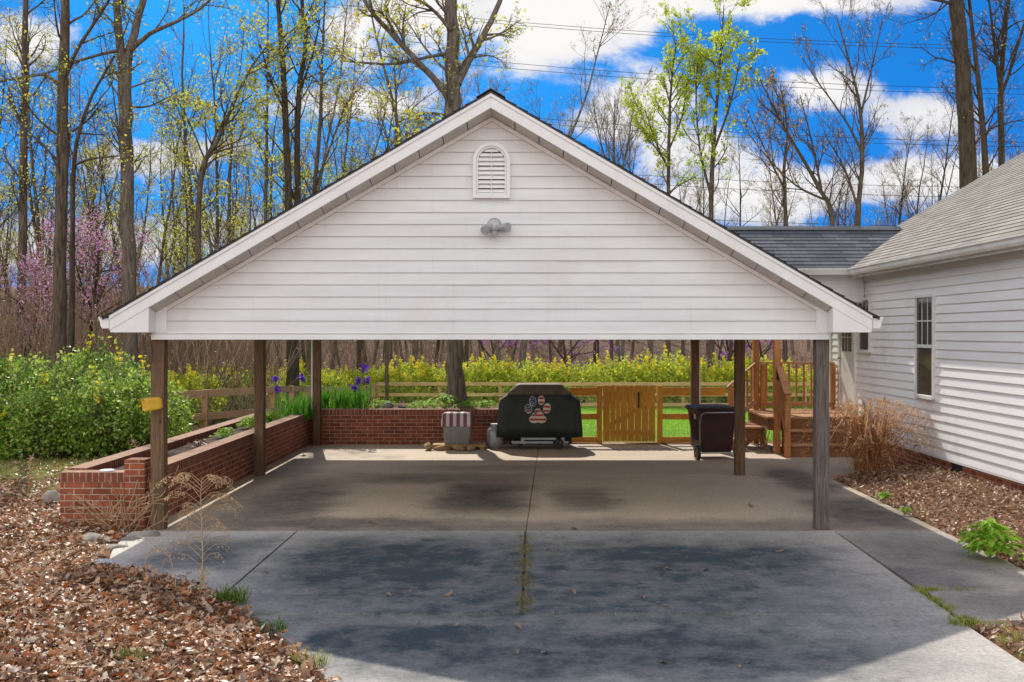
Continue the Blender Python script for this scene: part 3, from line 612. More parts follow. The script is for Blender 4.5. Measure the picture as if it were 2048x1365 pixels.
# railings
def rail(a, b_, n, base_a, base_b, top=True):
    a, b_ = Vector(a), Vector(b_); MB().bar(a, b_, .13, .036).build('top_rail', DECKX, dk, bevel=.004)
    A, B_ = Vector(base_a), Vector(base_b); MB().bar(A, B_, .04, .085).build('bottom_rail', DECKX, dk)
    for i in range(n):
        t = (i+1)/(n+1); p = A.lerp(B_, t); q = a.lerp(b_, t); MB().box(p.x-.018, p.x+.018, p.y-.018, p.y+.018, p.z, q.z-.016).build('baluster', DECKZ, dk)
rail((4.42, 20.8, 1.52), (5.84, 20.8, 1.52), 9, (4.42, 20.8, .74), (5.84, 20.8, .74))
rail((4.39, 18.95, 1.50), (4.40, 18.40, 1.06), 4, (4.39, 18.95, .78), (4.40, 18.48, .40))
rail((4.33, 20.66, 1.52), (3.80, 20.66, 1.06), 5, (4.33, 20.66, .80), (3.86, 20.66, .42))
rail((4.30, 19.5, 1.50), (4.30, 20.6, 1.50), 6, (4.30, 19.5, .76), (4.30, 20.6, .76)) if False else None
for x, y, z1 in ((4.40, 18.44, 1.04), (3.86, 20.66, 1.06), (4.45, 20.0, 1.50), (5.82, 20.8, 1.5)):
    if (x, y) == (4.45, 20.0): x, y = 4.46, 20.62
    MB().box(x-.045, x+.045, y-.045, y+.045, 0, z1).build('newel_post', DECKZ, dk, bevel=.005)
b = MB()
for i in range(9):
    x = 4.2+i*.0; yy = 19.1+i*.2; b.bar((4.235, yy, .02), (4.235, yy+.36, .38), .03, .008, (1, 0, 0)); b.bar((4.243, yy+.36, .02), (4.243, yy, .38), .03, .008, (1, 0, 0))
b.build('lattice', DECKX, dk)
MB().box(4.335, 4.385, 18.93, 18.965, 1.28, 1.42).build('latch_box', BLACKP, dk)
# ------------------------------------------------------------------ garden gate and fence panels
GY = 20.8
gt = thing('garden_gate', 'orange dog-eared board gate with black handle at back of carport', 'gate', (1.9, GY, 0))
gx0, gx1 = X_(1206, GY), X_(1311, GY); n = 8; wv = [1.1, .85, .7, 1.1, 1.0, 1.1, 1.1, 1.0]; tot = sum(wv); x = gx0
for i in range(n):
    w = (gx1-gx0)*wv[i]/tot-.008; zt = 1.10+R.uniform(-.006, .006); c_ = .03
    MB().prism([(x, .04), (x+w, .04), (x+w, zt-c_), (x+w-c_, zt), (x+c_, zt), (x, zt-c_)], 'y', GY-.02, GY).build('board', GATEW, gt, bevel=.003); x += w+.008
MB().box(gx0+.01, gx1-.01, GY+.003, GY+.04, .88, .98).box(gx0+.01, gx1-.01, GY+.003, GY+.04, .15, .25).bar((gx0+.05, GY+.022, .27), (gx1-.05, GY+.022, .86), .09, .03, (0, 1, 0)).build('brace', GATEX, gt)
hx = X_(1277, GY); MB().tube([(hx, GY-.022, .70), (hx, GY-.05, .73), (hx, GY-.05, .90), (hx, GY-.022, .94)], .012, 8).box(hx-.016, hx+.016, GY-.026, GY-.021, .92, .97).box(hx-.016, hx+.016, GY-.026, GY-.021, .67, .72).build('handle', BLACKP, gt)
WIRE = M('wire', (.35, .35, .33), None, 5, .5, metal=.6)
def panel(x0, x1, label, postl, postr):
    t = thing('fence_panel', label, 'fence panel', ((x0+x1)/2, GY, 0), 'wire filled fence panels beside the gate')
    for x in ([x0] if postl else [])+([x1-.1] if postr else []): MB().box(x, x+.1, GY-.05, GY+.05, -.1, 1.09).build('post', GATEW, t, bevel=.004)
    a, b_ = x0+(.102 if postl else 0), x1-(.102 if postr else 0)
    for z0, z1 in ((.90, 1.06), (.45, .56), (.02, .12)): MB().box(a, b_, GY-.02, GY+.02, z0, z1).build('rail', GATEX, t, bevel=.004)
    w = MB(); x = a
    while x < b_: w.box(x-.0012, x+.0012, GY+.022, GY+.025, .1, .92); x += .06
    for k in range(14): w.box(a, b_, GY+.0255, GY+.028, .12+k*.06, .1225+k*.06)
    w.build('wire_mesh', WIRE, t)
panel(.84, gx0-.02, 'narrow wire filled fence panel between covered grill and gate', False, True)
panel(gx1+.03, 3.78, 'wide wire filled fence panel right of the gate behind trash cart', True, False)
# ------------------------------------------------------------------ rail fences
def fence(pts, label, heights, step, rails, name='rail_fence', mesh_=True):
    t = thing(name, label, 'fence', (pts[0][0], pts[0][1], 0))
    for sg, ((x0, y0), (x1, y1)) in enumerate(zip(pts, pts[1:])):
        L = math.hypot(x1-x0, y1-y0); n = max(1, round(L/step))
        for i in range(n+1):
            f = i/n; x, y = x0+(x1-x0)*f, y0+(y1-y0)*f; z = hgt(x, y)
            if i or not sg: MB().box(x-.06, x+.06, y-.06, y+.06, z-.2, z+heights).build('post', FENZ, t)
            if i < n:
                f2 = (i+1)/n; xx, yy = x0+(x1-x0)*f2, y0+(y1-y0)*f2; zz = hgt(xx, yy)
                for h_, hh in rails: MB().bar((x, y-.085, z+h_), (xx, yy-.085, zz+h_), .036, hh).build('rail', FENX, t)
                w = MB()
                for k in range(8): w.bar((x, y+.065, z+.08+k*.12), (xx, yy+.065, zz+.08+k*.12), .003, .003)
                if L < 30:
                    d = 0
                    while d < 1: w.bar((x+(xx-x)*d, y+(yy-y)*d+.065, z+.05), (x+(xx-x)*d, y+(yy-y)*d+.065, z+heights-.1), .003, .003, (0, 1, 0)); d += .04
                w.build('wire_mesh', WIRE, t)
fence([(-8.3, 18.4), (-5.5, 24.0), (-5.75, 33.0), (-5.75, 41.8)], 'weathered wooden rail fence with wire running back on the left', .95, 2.3, [(.88, .14), (.42, .14)])
fence([(-5.6, 42), (20, 42)], 'long low wooden rail fence across the far side of the lawn', .98, 2.4, [(.93, .13), (.52, .12), (.14, .12)])
# ------------------------------------------------------------------ grill under its cover
gr = thing('covered_grill', 'barbecue grill under a black cover bearing a flag patterned paw print', 'grill', (X_(1079, 19.9), 19.95, 0))
gcx = X_(1079, 19.66)
GP = [(.225, .775, .33), (.40, .765, .325), (.60, .745, .315), (.78, .735, .312), (.845, .725, .308), (.885, .70, .305), (.98, .57, .29), (1.06, .49, .27), (1.12, .44, .245), (1.15, .41, .22), (1.162, .37, .19)]
GYC = 19.98
def gfront(x, z):
    for (z0, w0, d0), (z1, w1, d1) in zip(GP, GP[1:]):
        if z0 <= z <= z1:
            t = (z-z0)/(z1-z0); w, d = w0+(w1-w0)*t, d0+(d1-d0)*t; break
    return GYC-d
rings = []
for (z, w, d) in GP:
    ring = []; n = 64
    for i in range(n):
        a = 2*math.pi*i/n; ca, sa = math.cos(a), math.sin(a); p = .22
        x = w*math.copysign(abs(ca)**p, ca); y = d*math.copysign(abs(sa)**p, sa)
        fold = (.02*math.sin(9*a+z*2)+.014*math.sin(17*a+1+z*3))*(1-sst(.2, .9, z)*.7)
        if abs(x) < .3 and sa < 0: fold *= .15
        ring.append((gcx+x*(1+fold), GYC+y*(1+fold), z+(.012*math.sin(7*a) if z < .3 else 0)))
    rings.append(ring)
COVER = M('black_cover_fabric', (.013, .022, .017), (.024, .034, .028), 5, .55, bmp=.25, spec=.4, dirt=((.16, .11, .075), 3, .63, .9))
b = MB().loft(rings); cov = b.build('cover', COVER, gr, smooth=True)
COVT = M('dusty_cover_fabric', (.17, .13, .10), (.10, .075, .06), 6, .7)
# faded top of the cover
ring2 = [[(gcx+(p[0]-gcx)*1.012, GYC+(p[1]-GYC)*1.015, p[2]+.004) for p in r] for r in rings[-5:]]
ft = MB().loft(ring2).build('faded_top', COVT, gr, smooth=True)
# paw emblem
sm, nt, bs = nodes('flag_stripes'); spx = nt.nodes.new('ShaderNodeSeparateXYZ'); nt.links.new(coord(nt), spx.inputs[0])
fr_ = mth(nt, 'FRACT', mth(nt, 'DIVIDE', mth(nt, 'ADD', spx.outputs[2], .012), .076)); k = mth(nt, 'GREATER_THAN', fr_, .5)
nt.links.new(mix(nt, k, (.42, .045, .04), (.72, .62, .52)), bs.inputs['Base Color']); bs.inputs['Roughness'].default_value = .6
NAVY = M('navy', (.03, .07, .22), (.025, .055, .18), 5, .6); STAR = M('star_white', (.75, .72, .68), None, 5, .6)
def blob(b, cx_, cz_, rx, rz, rot=0, mi=0, grow=0, off=.004):
    n = 20; pts = []
    for i in range(n):
        a = 2*math.pi*i/n; x = (rx+grow)*math.cos(a); z = (rz+grow)*math.sin(a); x, z = x*math.cos(rot)-z*math.sin(rot), x*math.sin(rot)+z*math.cos(rot)
        pts.append((cx_+x, cz_+z))
    pts = [((x-.035)*1.14-.03, (z-.68)*1.08+.69) for x, z in pts]; cx_, cz_ = (cx_-.035)*1.14-.03, (cz_-.68)*1.08+.69
    vs = [(gcx+cx_, gfront(cx_, cz_)-off, cz_)]+[(gcx+x, gfront(x, z)-off, z) for x, z in pts]
    b.add(vs, [(0, 1+i, 1+(i+1) % n) for i in range(n)], mi)
toes = [(-.112, .715, .050, .072, .2), (-.045, .84, .048, .078, .08), (.09, .855, .046, .072, -.05), (.178, .725, .052, .08, -.2)]
b = MB()
for t in toes: blob(b, *t, mi=2, grow=.007, off=.009)
pad = [(.035, .60, .088, .075), (-.02, .545, .075, .058), (.09, .545, .075, .058), (.035, .665, .052, .05)]
for t in pad: blob(b, t[0], t[1], t[2], t[3], 0, 2, .007, .009)
for i, t in enumerate(toes): blob(b, *t, mi=1 if i < 2 else 0, off=.0125)
for j, t in enumerate(pad): blob(b, t[0], t[1], t[2], t[3], 0, 0, 0, .0125+.0006*j)
blob(b, -.005, .66, .026, .03, 0, 1, 0, .0165)
blob(b, -.112, .668, .04, .018, 0, 0, 0, .016)
def star(x, z, r):
    x, z = (x-.035)*1.14-.03, (z-.68)*1.08+.69
    vs = [(gcx+x, gfront(x, z)-.0195, z)]+[(gcx+x+(r if i % 2 == 0 else r*.45)*math.sin(math.pi*i/5), gfront(x, z)-.0195, z+(r if i % 2 == 0 else r*.45)*math.cos(math.pi*i/5)) for i in range(10)]
    b.add(vs, [(0, 1+i, 1+(i+1) % 10) for i in range(10)], 2)
for x, z in ((-.075, .87), (-.035, .88), (-.055, .835), (-.08, .81), (-.035, .805), (-.055, .775), (-.14, .735), (-.105, .745), (-.125, .70), (-.09, .70), (-.15, .69), (-.005, .665)): star(x, z, .014)
em = b.build('paw_emblem', [sm, NAVY, STAR], cov)
# cart under the cover
MB().box(gcx-.50, gcx+.52, 19.75, 20.2, .10, .14).box(gcx-.30, gcx+.3, 19.70, 19.73, .17, .21).build('bottom_shelf', GREYM, gr)
for x in (-.30, .42):
    MB().box(gcx+x-.03, gcx+x+.03, 19.74, 19.79, .05, .3).build('leg', GREYM, gr)
MB().box(gcx-.55, gcx+.6, 20.2, 20.24, .04, .6).build('back_panel', BLACKP, gr)
def wheel(parent, c_, ax, r, w, name='wheel', hubm=GREYM):
    c_ = Vector(c_); ax = Vector(ax).normalized(); pr = [(r*.62, -w/2), (r*.9, -w/2), (r, -w*.3), (r, w*.3), (r*.9, w/2), (r*.62, w/2), (r*.55, 0)]
    u = ax.cross(Vector((0, 0, 1))).normalized(); v = ax.cross(u); n = 24
    rings = [[c_+ax*h+(u*math.cos(2*math.pi*i/n)+v*math.sin(2*math.pi*i/n))*q for i in range(n)] for q, h in pr]+[]
    rings.append(rings[0]); b = MB().loft(rings, False); o = b.build(name, BLACKP, parent, smooth=False)
    hb = MB().tube([c_-ax*w*.55, c_+ax*w*.55], r*.22, 12)
    for i in range(5):
        a = 2*math.pi*i/5; d = u*math.cos(a)+v*math.sin(a); hb.bar(c_+d*r*.15, c_+d*r*.66, r*.2, w*.5, ax)
    hb.build('hub', hubm, o); return o
wheel(gr, (gcx+.34, 19.70, .098), (0, 1, 0), .098, .05, hubm=BLACKP); wheel(gr, (gcx-.32, 19.72, .05), (0, 1, 0), .05, .03, 'caster', BLACKP)
pt = thing('propane_tank', 'dull grey propane tank standing at the left of the covered grill', 'tank', (X_(988, 19.8), 19.9, 0))
px_ = X_(990, 19.8); pr = [(.0, .12), (.03, .13), (.05, .15), (.30, .15), (.36, .12), (.39, .05), (.40, .05)]
MB().tube([(px_, 19.95, z) for z, r in pr], [r for z, r in pr], 20).build('tank', GREYM, pt, smooth=True)
MB().tube([(px_, 19.95, .37), (px_, 19.95, .44)], .09, 16).build('collar', GREYM, pt)
# storage tote with striped lid cover on a board, stones before it
bd = thing('wood_platform', 'low flat tan wooden platform under the grey storage bin', 'platform', (X_(918, 19.8), 19.85, 0))
bx0, bx1 = X_(866, 19.75), X_(971, 19.75)
for i in range(3): MB().box(bx0, bx1, 19.62+i*.17, 19.78+i*.17, .045, .095).build('board', FENX, bd, bevel=.005)
MB().box(bx0+.02, bx0+.10, 19.63, 20.1, .0, .044).box(bx1-.10, bx1-.02, 19.63, 20.1, .0, .044).build('runner', FENX, bd)
tt = thing('storage_bin', 'grey plastic storage bin with white and plum striped lid cover', 'bin', (X_(915, 19.85), 19.87, .1))
tx = X_(914, 19.72); TOTE = M('grey_plastic', (.26, .255, .25), (.21, .205, .2), 6, .5)
def rrect(cx_, cy_, w, d, z, r=.03, n=4):
    out = []
    for (sx, sy, a0) in ((1, -1, -90), (1, 1, 0), (-1, 1, 90), (-1, -1, 180)):
        for i in range(n+1):
            a = math.radians(a0+90*i/n); out.append((cx_+sx*(w-r)+r*math.cos(a), cy_+sy*(d-r)+r*math.sin(a), z))
    return out
MB().loft([rrect(tx, 19.87, .225, .165, .097), rrect(tx, 19.87, .235, .175, .2), rrect(tx, 19.87, .255, .19, .46)]).build('body', TOTE, tt)
st, nt, bs = nodes('striped_cloth'); spx = nt.nodes.new('ShaderNodeSeparateXYZ'); nt.links.new(coord(nt), spx.inputs[0])
k = mth(nt, 'GREATER_THAN', mth(nt, 'FRACT', mth(nt, 'DIVIDE', mth(nt, 'ADD', spx.outputs[0], .01), .125)), .52)
nt.links.new(mix(nt, k, (.20, .08, .12), (.62, .58, .58)), bs.inputs['Base Color']); bs.inputs['Roughness'].default_value = .8
rr = []
for z, w, d in ((.41, .275, .205), (.44, .282, .21), (.50, .28, .21), (.58, .272, .2), (.635, .262, .19), (.65, .24, .17), (.652, .1, .07)):
    rr.append([(p[0]+.004*math.sin(i*1.9+z*40), p[1]+.004*math.cos(i*2.3), z+(.006*math.sin(i*2.7) if z < .43 else 0)) for i, p in enumerate(rrect(tx, 19.87, w, d, z, .04))])
MB().loft(rr).build('lid_cover', st, tt, smooth=True)
MB().tube([(tx-.04, 19.87, .652), (tx-.03, 19.86, .667), (tx+.03, 19.86, .667), (tx+.04, 19.87, .652)], .008, 6).build('handle', BLACKP, tt)
def rock(name, c_, rx, ry, rz, m, label, group=None, seed=0, cat='stone'):
    bm = bmesh.new(); bmesh.ops.create_icosphere(bm, subdivisions=3, radius=1); r_ = random.Random(seed)
    ph = [(Vector((r_.uniform(-1, 1), r_.uniform(-1, 1), r_.uniform(-1, 1))).normalized(), r_.uniform(.5, .9)) for _ in range(9)]
    for v in bm.verts:
        for n_, d_ in ph:
            q = v.co.dot(n_)
            if q > d_: v.co -= n_*(q-d_)
        v.co = Vector((v.co.x*rx, v.co.y*ry, v.co.z*rz))
    me = bpy.data.meshes.new(name); bm.to_mesh(me); bm.free(); o = link(name, me, m, None); o.location = c_; o.rotation_euler.z = r_.uniform(-.5, .5)
    return tag(o, label, cat, group)
rock('stone', (X_(857, 19.5), 19.53, .07), .09, .11, .075, ROCKT, 'upright rounded tan stone at the left end of the wooden platform', 'stones before the platform', 3)
rock('stone', (X_(886, 19.5), 19.53, .045), .17, .08, .05, ROCKT, 'long flat tan stone second from left before the wooden platform', 'stones before the platform', 4)
rock('stone', (X_(918, 19.5), 19.52, .05), .13, .07, .055, ROCKT, 'flat tan stone before the middle of the wooden platform', 'stones before the platform', 5)
rock('stone', (X_(942, 19.5), 19.50, .04), .10, .08, .045, ROCKT, 'small flat tan stone at the right end of the wooden platform', 'stones before the platform', 8)
rock('stone', (X_(775, 20.9), 20.95, .70), .16, .12, .08, ROCK, 'humped grey stone on the back planter right of the irises', 'stones on the back planter', 6)
rock('stone', (X_(800, 20.9), 20.92, .69), .15, .10, .045, ROCK, 'flat pale stone on the back planter beside the humped one', 'stones on the back planter', 7)
# ------------------------------------------------------------------ trash cart
tc = thing('trash_cart', 'dark maroon wheeled trash cart with closed lid behind the right post', 'trash cart', (3.08, 18.35, 0))
Q = Matrix.Translation((3.13, 18.42, 0)) @ Matrix.Scale(.84, 4, (0, 0, 1)) @ Matrix.Rotation(math.radians(7), 4, 'Z')
def tq(ps): return [tuple(Q @ Vector(p)) for p in ps]
MB().loft([tq(rrect(0, 0, .25, .29, .14, .04)), tq(rrect(0, .0, .27, .31, .3, .05)), tq(rrect(0, .02, .32, .37, .93, .05)), tq(rrect(0, .02, .345, .395, .935, .05)), tq(rrect(0, .02, .345, .395, .97, .05))]).build('body', MAROON, tc, bevel=.006)
MB().loft([tq(rrect(0, .02, .355, .41, .973, .06)), tq(rrect(0, .02, .36, .415, 1.0, .06)), tq(rrect(0, .04, .34, .38, 1.025, .06)), tq(rrect(0, .05, .2, .22, 1.045, .06))]).build('lid', MAROOND, tc, smooth=False)
b = MB()
for i in range(7):
    y = -.18+i*.06; b.bar(Q @ Vector((-.322-.0, y, .86)), Q @ Vector((-.282, y*.85, .36)), .02, .02, (1, 0, 0))
b.build('ribs', MAROON, tc)
MB().tube([Q @ Vector(p) for p in ((-.29, -.33, .18), (-.315, -.40, .80), (-.29, -.42, .90), (-.24, -.43, .93), (.24, -.43, .93), (.29, -.42, .90), (.315, -.40, .80), (.29, -.33, .18))], .013, 8).build('handle', STEEL, tc, smooth=True)
MB().tube([Q @ Vector((-.34, -.3, .13)), Q @ Vector((.34, -.3, .13))], .012, 8).build('axle', STEEL, tc)
TANW = M('tan_plastic', (.42, .25, .10), (.34, .2, .08), 6, .6)
for x in (-.335, .335): wheel(tc, Q @ Vector((x, -.30, .13)), Q.to_3x3() @ Vector((1, 0, 0)), .13, .055, hubm=TANW)
MB().box(-.0, .0, 0, 0, 0, 0) if False else None
b = MB(); b.face([Q @ Vector(p) for p in ((-.325, -.20, .78), (-.325, -.04, .78), (-.332, -.04, .88), (-.332, -.20, .88))]); b.build('sticker', M('sticker', (.5, .42, .36), None, 9, .7), tc)
# ------------------------------------------------------------------ trees
def grow(T, L, p, d, length, r, lvl, maxl, kids, ang, up, wig, lp):
    n = 6 if lvl < 2 else 4; pts = [p.copy()]; rad = [r]; dirs = [d.copy()]; q = p.copy()
    for i in range(n):
        d = (d+Vector((R.gauss(0, wig), R.gauss(0, wig), R.gauss(0, wig)+up))).normalized(); q = q+d*(length/n); pts.append(q.copy()); dirs.append(d.copy())
        rad.append(max(.0045, r*(1-.82*(i+1)/n)))
    T.add(pts, rad, 7 if r > .06 else (5 if r > .02 else 3))
    if lvl < maxl: spawn(T, L, pts, rad, dirs, length, lvl, maxl, kids, ang, up, wig, lp, .25)
    if lvl >= maxl-1:
        for _ in range(lp if lvl == maxl else lp//2):
            t = R.random(); i = min(n-1, int(t*n)); L.append(pts[i].lerp(pts[i+1], t*n-i)+Vector((R.gauss(0, .08), R.gauss(0, .08), R.gauss(0, .08))))
def spawn(T, L, pts, rad, dirs, length, lvl, maxl, kids, ang, up, wig, lp, t0):
    n = len(pts)-1
    for _ in range(kids[min(lvl, len(kids)-1)]):
        t = t0+(1-t0)*R.random()**.9; f = t*n; i = min(n-1, int(f)); p = pts[i].lerp(pts[i+1], f-i); d = dirs[i]; rr_ = rad[i]+(rad[i+1]-rad[i])*(f-i)
        ax = d.cross(Vector((R.gauss(0, 1), R.gauss(0, 1), R.gauss(0, 1)))).normalized(); a = math.radians(R.uniform(.6, 1.25)*ang)
        dd = (Matrix.Rotation(a, 3, ax) @ d).normalized()
        grow(T, L, p, dd, length*R.uniform(.28, .52)*(1.15-.5*t), min(rr_*.6, max(.006, rr_*.6)), lvl+1, maxl, kids, ang, up, wig, lp)
def hero(name, label, cat, Y, paths, bark, leafm, lsize, kids=(7, 4, 3), lp=3, ang=48, up=.05, wig=.16, maxl=3, group=None, lenf=.5, crown='crown', keep=1., ws=.8):
    """paths: list of (start depth, end depth, [(px,py,width px)...]); the first goes down to the ground"""
    T = Tubes(); L = []; base = None
    for pi, (Ya, Yb, pp) in enumerate(paths):
        pts = []; rad = []; m = len(pp)
        for k, (a, b_, w) in enumerate(pp):
            yy = Ya+(Yb-Ya)*k/max(1, m-1); pts.append(P(a, b_, yy)); rad.append(w*ws/2/F*yy)
        if pi == 0:
            g0 = pts[0].copy(); zg = hgt(g0.x, g0.y); g0.z = zg-.15
            if g0.z < pts[0].z-.02: pts.insert(0, g0); rad.insert(0, rad[0]*1.12)
            base = Vector((g0.x, g0.y, zg))
        # smooth subdivision with a little wander
        fp, fr2 = [], []
        for k in range(len(pts)-1):
            for j in range(4):
                t = j/4; p0 = pts[max(0, k-1)]; p1 = pts[k]; p2 = pts[k+1]; p3 = pts[min(len(pts)-1, k+2)]
                q = .5*((2*p1)+(p2-p0)*t+(2*p0-5*p1+4*p2-p3)*t*t+(3*p1-p0-3*p2+p3)*t**3); fp.append(q+Vector((R.gauss(0, 1), R.gauss(0, 1), 0))*rad[k]*.10); fr2.append((rad[k]+(rad[k+1]-rad[k])*t)*R.uniform(.96, 1.04))
        fp.append(pts[-1]); fr2.append(rad[-1]); T.add(fp, fr2, 12 if rad[0] > .1 else 8)
        dirs = [(fp[min(i+1, len(fp)-1)]-fp[max(i-1, 0)]).normalized() for i in range(len(fp))]
        Ln = sum((fp[i+1]-fp[i]).length for i in range(len(fp)-1)); cap = [min(x, .055) for x in fr2]
        kk = (max(3, int(kids[0]*min(1., .3+Ln/(.34*Y)))),)+tuple(kids[1:])
        spawn(T, L, fp, cap, dirs, max(Ln*lenf, .105*Y), 0, maxl, kk, ang, up, wig, lp, .32 if pi == 0 else .2)
    t = thing(name, label, cat, base, group); T.build('trunk', bark, t)
    keep *= .62; L = [q for q in L if R.random() < keep]
    if L: leaves(crown, [tuple(q) for q in L], lsize, leafm, t)
    return t
hero('big_tree', 'thick grey forked tree right behind the back brick planter', 'tree', 22.3, [
    (22.3, 22.5, [(914, 806, 48), (911, 770, 40), (910, 680, 36), (908, 500, 34), (906, 300, 34), (906, 200, 37), (904, 120, 31), (903, 0, 27), (900, -150, 18), (905, -420, 6)]),
    (22.3, 21.2, [(903, 200, 22), (870, 160, 15), (830, 118, 13), (790, 75, 12), (745, 25, 10), (705, -50, 8), (650, -220, 3)]),
    (22.4, 23.5, [(912, 168, 22), (935, 125, 16), (965, 75, 14), (998, 5, 11), (1030, -110, 8), (1060, -280, 3)]),
    (22.4, 23.0, [(897, 107, 9), (850, 116, 7), (790, 128, 6), (730, 126, 5), (680, 122, 3)]),
    (22.3, 21.8, [(902, 60, 9), (860, 15, 7), (815, -10, 5), (760, -60, 3)]),
    (22.4, 22.0, [(893, 232, 6), (860, 226, 5), (838, 232, 4)])], BARKG, SPRING, .075, (13, 7, 5), 2, lenf=.30, ws=.9)
hero('oak_tree', 'tall grey tree forking high up, left of the carport roof', 'tree', 27, [
    (27, 27, [(260, 700, 40), (257, 500, 37), (252, 300, 34), (249, 180, 36), (249, 112, 38)]),
    (27, 26, [(243, 125, 25), (237, 50, 22), (232, -20, 18), (222, -200, 11), (218, -400, 4)]),
    (27, 28, [(256, 120, 24), (272, 50, 21), (290, -10, 18), (312, -120, 13), (335, -330, 4)]),
    (27, 26, [(262, 100, 15), (300, 68, 12), (350, 45, 9), (400, 18, 7), (450, -30, 4)]),
    (27, 25, [(245, 100, 11), (205, 108, 9), (150, 125, 7), (80, 150, 6), (-10, 165, 4)]),
    (27, 29, [(262, 215, 7), (300, 212, 5), (345, 190, 3)])], BARKG, SPRING, .065, (14, 7, 4), 2, lenf=.33, ws=.74)
hero('oak_tree', 'thick brown trunked tree at left rising out of frame before the pink blossom', 'tree', 26, [
    (26, 26, [(118, 700, 44), (121, 500, 37), (124, 280, 34), (127, 130, 30), (130, 0, 24), (134, -150, 16), (138, -380, 5)]),
    (26, 25, [(130, 150, 14), (160, 90, 10), (200, 30, 8), (235, -30, 5)]),
    (26, 27, [(120, 170, 12), (85, 150, 8), (30, 158, 6), (-30, 165, 4)])], BARK, SPRING, .065, (16, 7, 4), 2, lenf=.3, ws=.68)
hero('tall_tree', 'leftmost straight tall trunk at the left edge of the woods', 'tree', 32, [
    (32, 32, [(42, 660, 27), (46, 400, 23), (48, 200, 18), (52, 0, 14), (56, -280, 4)])], BARK, SPRING, .075, (24, 6, 4), 2, lenf=.30, ws=.72)
hero('thin_tree', 'thin dark curving tree between the two thick trunks on the left', 'tree', 24.5, [
    (24.5, 25, [(142, 720, 15), (145, 500, 13), (147, 335, 11), (160, 260, 9), (185, 190, 7), (230, 110, 5), (262, 30, 2)]),
    (24.5, 24, [(150, 330, 6), (185, 318, 5), (240, 312, 3)])], BARKD, SPRING, .065, (10, 5, 3), 2, lenf=.3)
hero('tall_tree', 'tall dark twin stem tree above the left roof slope, left stem', 'tree', 36, [
    (36, 36, [(580, 640, 20), (577, 440, 17), (572, 250, 15), (563, 90, 12), (552, -40, 9), (540, -260, 3)]),
    (36, 35, [(574, 230, 6), (545, 170, 5), (520, 90, 3)])], BARKD, SPRING, .10, (20, 6, 4), 2, lenf=.3, ws=.85)
hero('tall_tree', 'tall dark twin stem tree above the left roof slope, right stem', 'tree', 36.6, [
    (36.6, 36.6, [(590, 640, 17), (593, 440, 15), (597, 200, 13), (612, 80, 9), (604, 0, 8), (596, -250, 3)]),
    (36.6, 38, [(598, 190, 7), (625, 110, 5), (640, 40, 3)])], BARKD, SPRING, .10, (20, 6, 4), 2, lenf=.3, ws=.85)
hero('leaning_tree', 'crooked brown tree leaning right with yellow green young leaves above left roof', 'tree', 34, [
    (34, 34, [(396, 640, 18), (396, 470, 15), (404, 340, 13), (438, 275, 10), (470, 200, 8), (500, 140, 6), (535, 90, 3)]),
    (34, 35, [(396, 400, 8), (420, 300, 6), (455, 230, 4), (505, 190, 2)])], BARK, SPRING, .10, (18, 7, 4), 4, lenf=.40)
hero('slim_tree', 'slim straight tree just left of the dark twin stems', 'tree', 40, [
    (40, 40, [(530, 640, 11), (531, 440, 9), (534, 250, 7), (536, 80, 4), (537, -60, 2)])], BARK, SPRING, .11, (22, 6, 4), 4, lenf=.3)
hero('slim_tree', 'slim tree with rust red buds just right of the dark twin stems', 'tree', 41, [
    (41, 41, [(620, 640, 14), (628, 400, 11), (640, 250, 9), (645, 100, 6), (650, 0, 3)]),
    (41, 42, [(630, 380, 6), (665, 280, 5), (695, 200, 3)])], BARK, BUDS, .09, (22, 6, 4), 3, lenf=.34)
hero('young_tree', 'young slender tree left of the big forked tree above roof', 'tree', 40, [
    (40, 40, [(775, 640, 9), (790, 330, 7), (793, 220, 5), (788, 130, 3)]), (40, 41, [(785, 330, 5), (770, 260, 4), (755, 220, 2)])], BARK, SPRING, .10, (14, 5, 3), 4, lenf=.3)
hero('tall_tree', 'thickest dark trunk rising behind the house roof at right', 'tree', 30, [
    (30, 30, [(1946, 700, 37), (1938, 372, 34), (1930, 200, 31), (1918, 70, 30), (1909, -40, 27), (1895, -320, 14)]),
    (30, 29, [(1905, 8, 7), (1880, 2, 5), (1820, -8, 3)])], BARKD, BUDS, .07, (12, 6, 4), 1, lenf=.25, keep=.5, ws=1.)
hero('slim_tree', 'slim curved trunk just right of the thickest trunk behind house roof', 'tree', 33, [
    (33, 33, [(1985, 660, 16), (1972, 350, 14), (1962, 220, 11), (1948, 90, 9), (1935, -40, 6)])], BARKD, BUDS, .07, (16, 7, 4), 1, lenf=.34, keep=.5, ws=.95)
hero('forked_tree', 'forking bare tree at the right edge above the house roof', 'tree', 34, [
    (34, 34, [(2003, 640, 15), (2003, 320, 13), (2001, 190, 12), (2008, 80, 9), (2022, -40, 6)]), (34, 35, [(2003, 190, 8), (2030, 110, 6), (2062, 0, 4)]), (34, 33, [(2000, 180, 8), (1988, 80, 6), (1975, -20, 3)])], BARKD, BUDS, .07, (16, 7, 4), 1, lenf=.34, keep=.5, ws=.95)
hero('tulip_tree', 'slender tree in fresh yellow green leaf right of carport ridge', 'tree', 50, [
    (50, 50, [(1336, 640, 12), (1337, 400, 10), (1338, 280, 8), (1342, 180, 6), (1352, 80, 3)]), (50, 51, [(1338, 340, 5), (1310, 280, 4), (1290, 220, 2)]), (50, 50, [(1338, 300, 5), (1365, 230, 4), (1375, 150, 2)])], BARK, SPRINGG, .15, (22, 7, 4), 4, ang=38, lenf=.30, up=.1)
